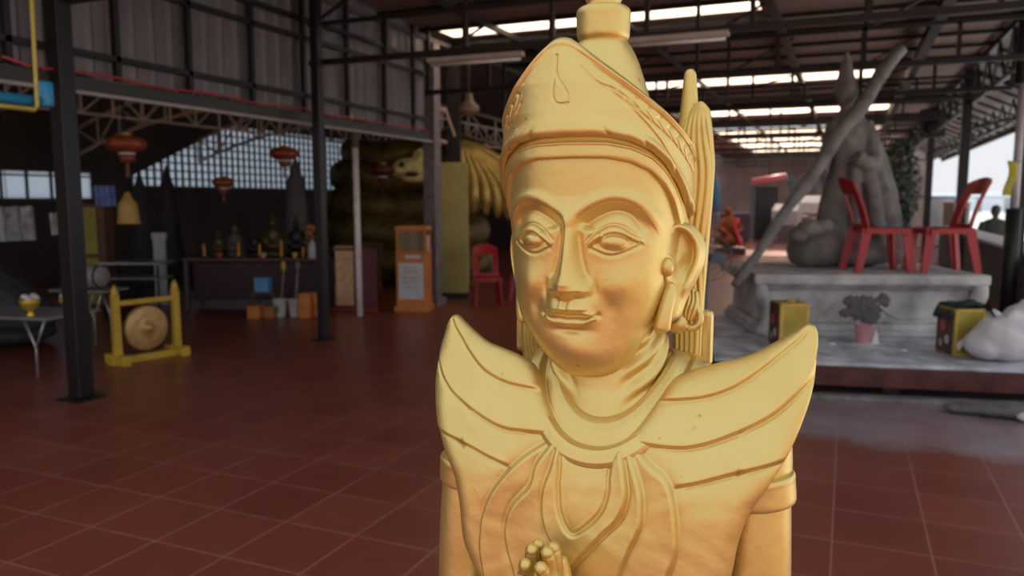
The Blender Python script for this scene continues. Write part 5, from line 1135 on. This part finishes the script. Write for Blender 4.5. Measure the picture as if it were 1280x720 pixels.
# hanging clothes and plants under the far roof
for k, (px_, py_, cc, l) in enumerate(((990, 228, (.10, .16, .15), 'greenish shirt hanging left among the far hanging clothes'), (1004, 226, (.16, .10, .12), 'dull red shirt hanging among the far clothes'), (1018, 227, (.14, .15, .17), 'grey shirt hanging among the far clothes'), (1032, 226, (.07, .08, .12), 'dark blue shirt hanging nearest the cement figure'))):
    p = vy(px_, py_, 30); t = thing('hanging_shirt', l, 'shirt', tuple(p), 0, 'clothes hanging far back'); m = MB(); m.ball((0, 0, -.1), (.12, .05, .36)); m.tube([(-.08, 0, .16), (-.16, 0, -.08)], .035, n=8); m.tube([(.08, 0, .16), (.16, 0, -.08)], .035, n=8); m.build('cloth', mat('shirt%d' % k, cc, .8), t); m = MB(); m.bar((0, 0, .25), (0, 0, 3.98-p[2]), .012); m.build('hook', DARK, t)
# ---- right side: counter along the water, person, box, cloth, cooler, tree
rc = thing('ledge_counter', 'long dark waterside counter with a pale dusty top running back along the columns', 'counter', (2.38, 16.5, 0))
m = MB(); m.box((0, 0, .92), (.56, 13.0, .05)); m.build('top', mat('ledge_top', (.34, .33, .35), .4, noise=.2), rc, bevel=.01)
m = MB(); m.box((.05, 0, .45), (.45, 12.9, .88)); m.build('body', mat('ledge_dark', (.018, .016, .018), .7), rc)
# person leaning at the water
pp_ = vx(1243, 290, 3.18)
def person(loc, label):
    t = thing('person', label, 'person', loc, R(10)); t.scale = (1.12, 1.12, 1.12); m = MB()
    loft(m, [(-.02, .17, .12, .12), (.18, .19, .13, .13), (.36, .20, .12, .13), (.52, .22, .10, .13), (.60, .17, .08, .11), (.64, .06, .06, .06)], n=32, k=5)
    m.tube([(0, 0, .60), (0, -.01, .72)], .055, n=12); m.ball((0, -.02, .79), (.078, .095, .115)); m.ball((0, -.115, .78), (.014, .018, .02), n=8)
    m.ball((-.08, -.01, .79), (.012, .02, .03), n=8); m.ball((.08, -.01, .79), (.012, .02, .03), n=8)
    for s_ in (-1, 1):
        m.tube(catmull([(s_*.21, 0, .54), (s_*.27, -.03, .36), (s_*.25, -.16, .22), (s_*.16, -.30, .20)], 6), [.062]*6+[.052]*6+[.042]*6+[.035], n=12)
        h_ = Vector((s_*.15, -.34, .20)); m.ball(tuple(h_), (.035, .05, .02))
        for k in range(4): m.tube([h_+Vector((-.024+.016*k, -.03, 0)), h_+Vector((-.026+.017*k, -.085+.008*abs(k-1.5), -.012))], [.009, .007], n=6)
        m.tube([h_+Vector((-s_*.03, .0, 0)), h_+Vector((-s_*.055, -.04, -.01))], [.011, .008], n=6)
        m.tube(catmull([(s_*.10, 0, .06), (s_*.13, -.28, .03), (s_*.14, -.44, -.10), (s_*.14, -.46, -.44)], 6), [.09]*6+[.075]*6+[.06]*6+[.045], n=14); m.ball((s_*.14, -.52, -.46), (.045, .12, .04))
    m.build('body', mat('person_skin', (.06, .035, .028), .6), t)
    m = MB(); loft(m, [(.0, .185, .135, .135), (.18, .20, .14, .14), (.36, .212, .13, .14), (.52, .232, .11, .14), (.60, .18, .085, .115)], n=32, k=5)
    for s_ in (-1, 1): m.tube(catmull([(s_*.205, 0, .55), (s_*.265, -.02, .40), (s_*.272, -.06, .32)], 6), .072, n=14)
    m.build('shirt', mat('olive_shirt', (.025, .027, .015), .8), t)
    m = MB(); m.ball((0, .0, .825), (.088, .10, .095)); m.ball((0, .04, .78), (.082, .07, .10)); m.build('hair', BLACK, t)
    m = MB(); m.box((0, .0, -.02), (.5, .4, .04)); 
    return t
person((pp_[0], pp_[1], .46), 'person in a dark olive shirt sitting by the water beyond the right-hand red chair')
t = thing('wooden_bench', 'dark bench by the water under the seated person', 'bench', (pp_[0], pp_[1]+.12, 0), R(10)); m = MB(); m.box((0, 0, .40), (.8, .34, .06)); m.build('seat', DWOOD, t)
for s_ in (-1, 1): m = MB(); m.box((s_*.34, 0, .185), (.06, .30, .37)); m.build('leg', DWOOD, t)
m = MB(); m.box((3.2, 19.5, -.1), (.8+.0, 25, .2)); struct(m.build('floor_edge', mat('edge_concrete', (.3, .29, .28), .8)))
p = vx(1158, 150, 1.93); p = np.array([1.93, 23.4, p[2]])
t = thing('speaker_box', 'black box fixed high on the thinner waterside column', 'speaker', (1.90, 23.2, 3.55)); m = MB(); m.box((0, -.1, 0), (.6, .35, .72)); m.build('cabinet', BLACK, t, bevel=.02); m = MB(); m.lathe([(.2, 0), (.2, .01), (.05, .02)], (0, -.29, -.08), n=24, M=Matrix.Rotation(R(90), 3, 'X')); m.build('grille', DARK, t)
q_ = dp(1273, 185, 9.2)
t = thing('grey_pipe', 'pale grey upright pipe at the right edge by the waterside column', 'pipe', (q_[0], q_[1], 0)); m = MB(); m.tube([(0, 0, 0), (0, 0, 1.50)], .085, n=12); m.build('lower_sleeve', BLACK, t); m = MB(); m.tube([(0, 0, 1.35), (0, 0, 2.95)], .045, n=14); m.build('pipe', mat('pale_pipe', (.42, .38, .40), .4), t); m = MB(); m.tube([(0, 0, 2.95), (0, 0, 4.0)], .085, n=12); m.build('upper_sleeve', BLACK, t)
q_ = dp(1263, 222, 9.2); m = MB(); n_ = 10
P = np.array([[(-.045+.09*i/n_+.03*math.sin(j*.5), .02*math.sin(i*1.3), .19-.04*j) for i in range(n_+1)] for j in range(11)]); grid(m, P); grid(m, P+np.array([0, .008, 0]), flip=True)
t = thing('yellow_cloth', 'small yellow cloth hung on the grey pipe at the right edge', 'cloth', tuple(q_), PHI); m.build('cloth', mat('cloth_yellow', (.60, .55, .08), .7), t); m = MB(); m.bar((-.05, 0, .19), (.14, -.02, .19), .008); m.build('peg', DARK, t)
t = stall(1146, 1183, 309, 1.7, .8, mat('cooler_pale', (.34, .32, .34), .5), 'pale drinks cooler with a blue top and blue side behind the chairs', 'drinks_cooler', 'cooler', mat('cooler_blue', (.03, .07, .20), .5))
m = MB(); m.box((.62, -.42, .85), (.22, .03, 1.6)); m.build('blue_strip', mat('cooler_blue', (.03, .07, .2)), t)
t = stall(1184, 1204, 312, 1.5, .7, mat('crate_brown', (.15, .11, .10), .7), 'brown crate stack with a red lid behind the right-hand red chair', 'crate_stack', 'crate', mat('lid_red', (.4, .08, .07), .6))
# dark leafy tree at the far waterside
def tree(x, y, h_, w_, label):
    t = thing('tree', label, 'tree', (x, y, 0)); m = MB(); m.tube(catmull([(0, 0, 0), (.05, .03, h_*.35), (-.03, 0, h_*.7), (.02, 0, h_*.95)], 5), [.07]*5+[.05]*5+[.03]*5+[.01], n=8); m.lathe([(.3, 0), (.35, .35), (.33, .4), (.1, .38)], n=16); m.build('trunk', DWOOD, t)
    m = MB(); r_ = random.Random(int(x*100))
    for k in range(1500):
        a2 = r_.random()*6.28; z_ = h_*(.25+.75*r_.random()); rad = w_*math.sqrt(r_.random())*(.45+.55*math.sin(math.pi*min(1, (z_/h_-.2)/.8))); c_ = Vector((rad*math.cos(a2), rad*math.sin(a2), z_)); n1 = Vector((r_.gauss(0, 1), r_.gauss(0, 1), r_.gauss(0, 1))).normalized(); n2 = n1.orthogonal().normalized(); s_ = .09
        m.add([c_-n1*s_, c_+n2*s_*.45, c_+n1*s_, c_-n2*s_*.45], [(0, 1, 2, 3)])
    m.build('foliage', mat('dark_leaf', (.030, .040, .028), .7), t)
p = vx(1134, 250, 1.25); tree(1.3, 24.5, 3.3, .55, 'dark leafy potted tree between the cement figure and the cooler')

for px_, py_, a2, l in ((600, 384, -60, 'red plastic chair beyond the statue, nearest the yellow-green pillar'), (650, 376, 200, 'red plastic chair beyond the statue, partly behind its left cheek')):
    q_ = gp(px_, py_); chair_proto(l, (q_[0], q_[1]+.25, 0), R(a2))
# things of one kind share a group
GROUPS = {'plastic_chair': 'red plastic chairs', 'paper_lantern': 'red hanging lanterns', 'candle': 'candles on the altar table', 'figurine': 'figurines on the altar table', 'offering_cup': 'small cups on the altar table',
          'storage_box': 'boxes on the floor before the altar table', 'bucket': 'buckets before the altar table', 'broom_handle': 'sticks standing over the buckets', 'stupa': 'stupas at the back of the shrine hall',
          'steel_column': 'steel roof columns', 'fluorescent_lamp': 'tube lamps under the roof truss', 'offering_bowl': 'footed bowls on the low table', 'gold_tin': 'gold tins on the platform', 'sack': 'white sacks on the platform',
          'rubble': 'rubble lumps on the platform', 'banner': 'banners at the far left', 'folding_table': 'low folding tables at the left', 'hanging_shirt': 'clothes hanging far back'}
for o_ in list(COL.objects):
    if o_.parent is None and o_.name.split('.')[0] in GROUPS: o_['group'] = GROUPS[o_.name.split('.')[0]]
SUN_E = 11.5
# ------------------------------------------------------------------ camera, world
cd = bpy.data.cameras.new('camera'); cam = bpy.data.objects.new('camera', cd); COL.objects.link(cam)
Mx = Matrix(((RT[0], UP[0], -FW[0], CAM[0]), (RT[1], UP[1], -FW[1], CAM[1]), (RT[2], UP[2], -FW[2], CAM[2]), (0, 0, 0, 1)))
cam.matrix_world = Mx
cd.sensor_width = 23.5; cd.lens = F_/1280*23.5; cd.clip_end = 2000; cd.clip_start = .05
cd.dof.use_dof = True; cd.dof.focus_distance = 1.12; cd.dof.aperture_fstop = 3.2
SC.camera = cam
w = bpy.data.worlds.new('world'); SC.world = w; w.use_nodes = True; nt = w.node_tree
bg = nt.nodes['Background']; tc = nt.nodes.new('ShaderNodeTexCoord'); sx = nt.nodes.new('ShaderNodeSeparateXYZ')
rp = nt.nodes.new('ShaderNodeValToRGB'); e = rp.color_ramp.elements
e[0].position = .0; e[0].color = (1.10, 1.12, 1.15, 1); e[1].position = .9; e[1].color = (1.08, 1.16, 1.26, 1)
nt.links.new(tc.outputs['Generated'], sx.inputs[0]); nt.links.new(sx.outputs['Z'], rp.inputs['Fac']); nt.links.new(rp.outputs['Color'], bg.inputs['Color'])
bg.inputs['Strength'].default_value = .78
SC.view_settings.view_transform = 'Standard'; SC.view_settings.look = 'None'; SC.view_settings.exposure = 0.0; SC.view_settings.gamma = 1.0
SC.view_settings.use_curve_mapping = False

sl = bpy.data.lights.new('sun', 'SUN'); sl.energy = SUN_E; sl.angle = R(.6); sl.color = (1, .95, .86); so = bpy.data.objects.new('sun', sl); COL.objects.link(so)
so.rotation_euler = Vector((.12, 1.0, 1.15)).to_track_quat('Z', 'Y').to_euler()
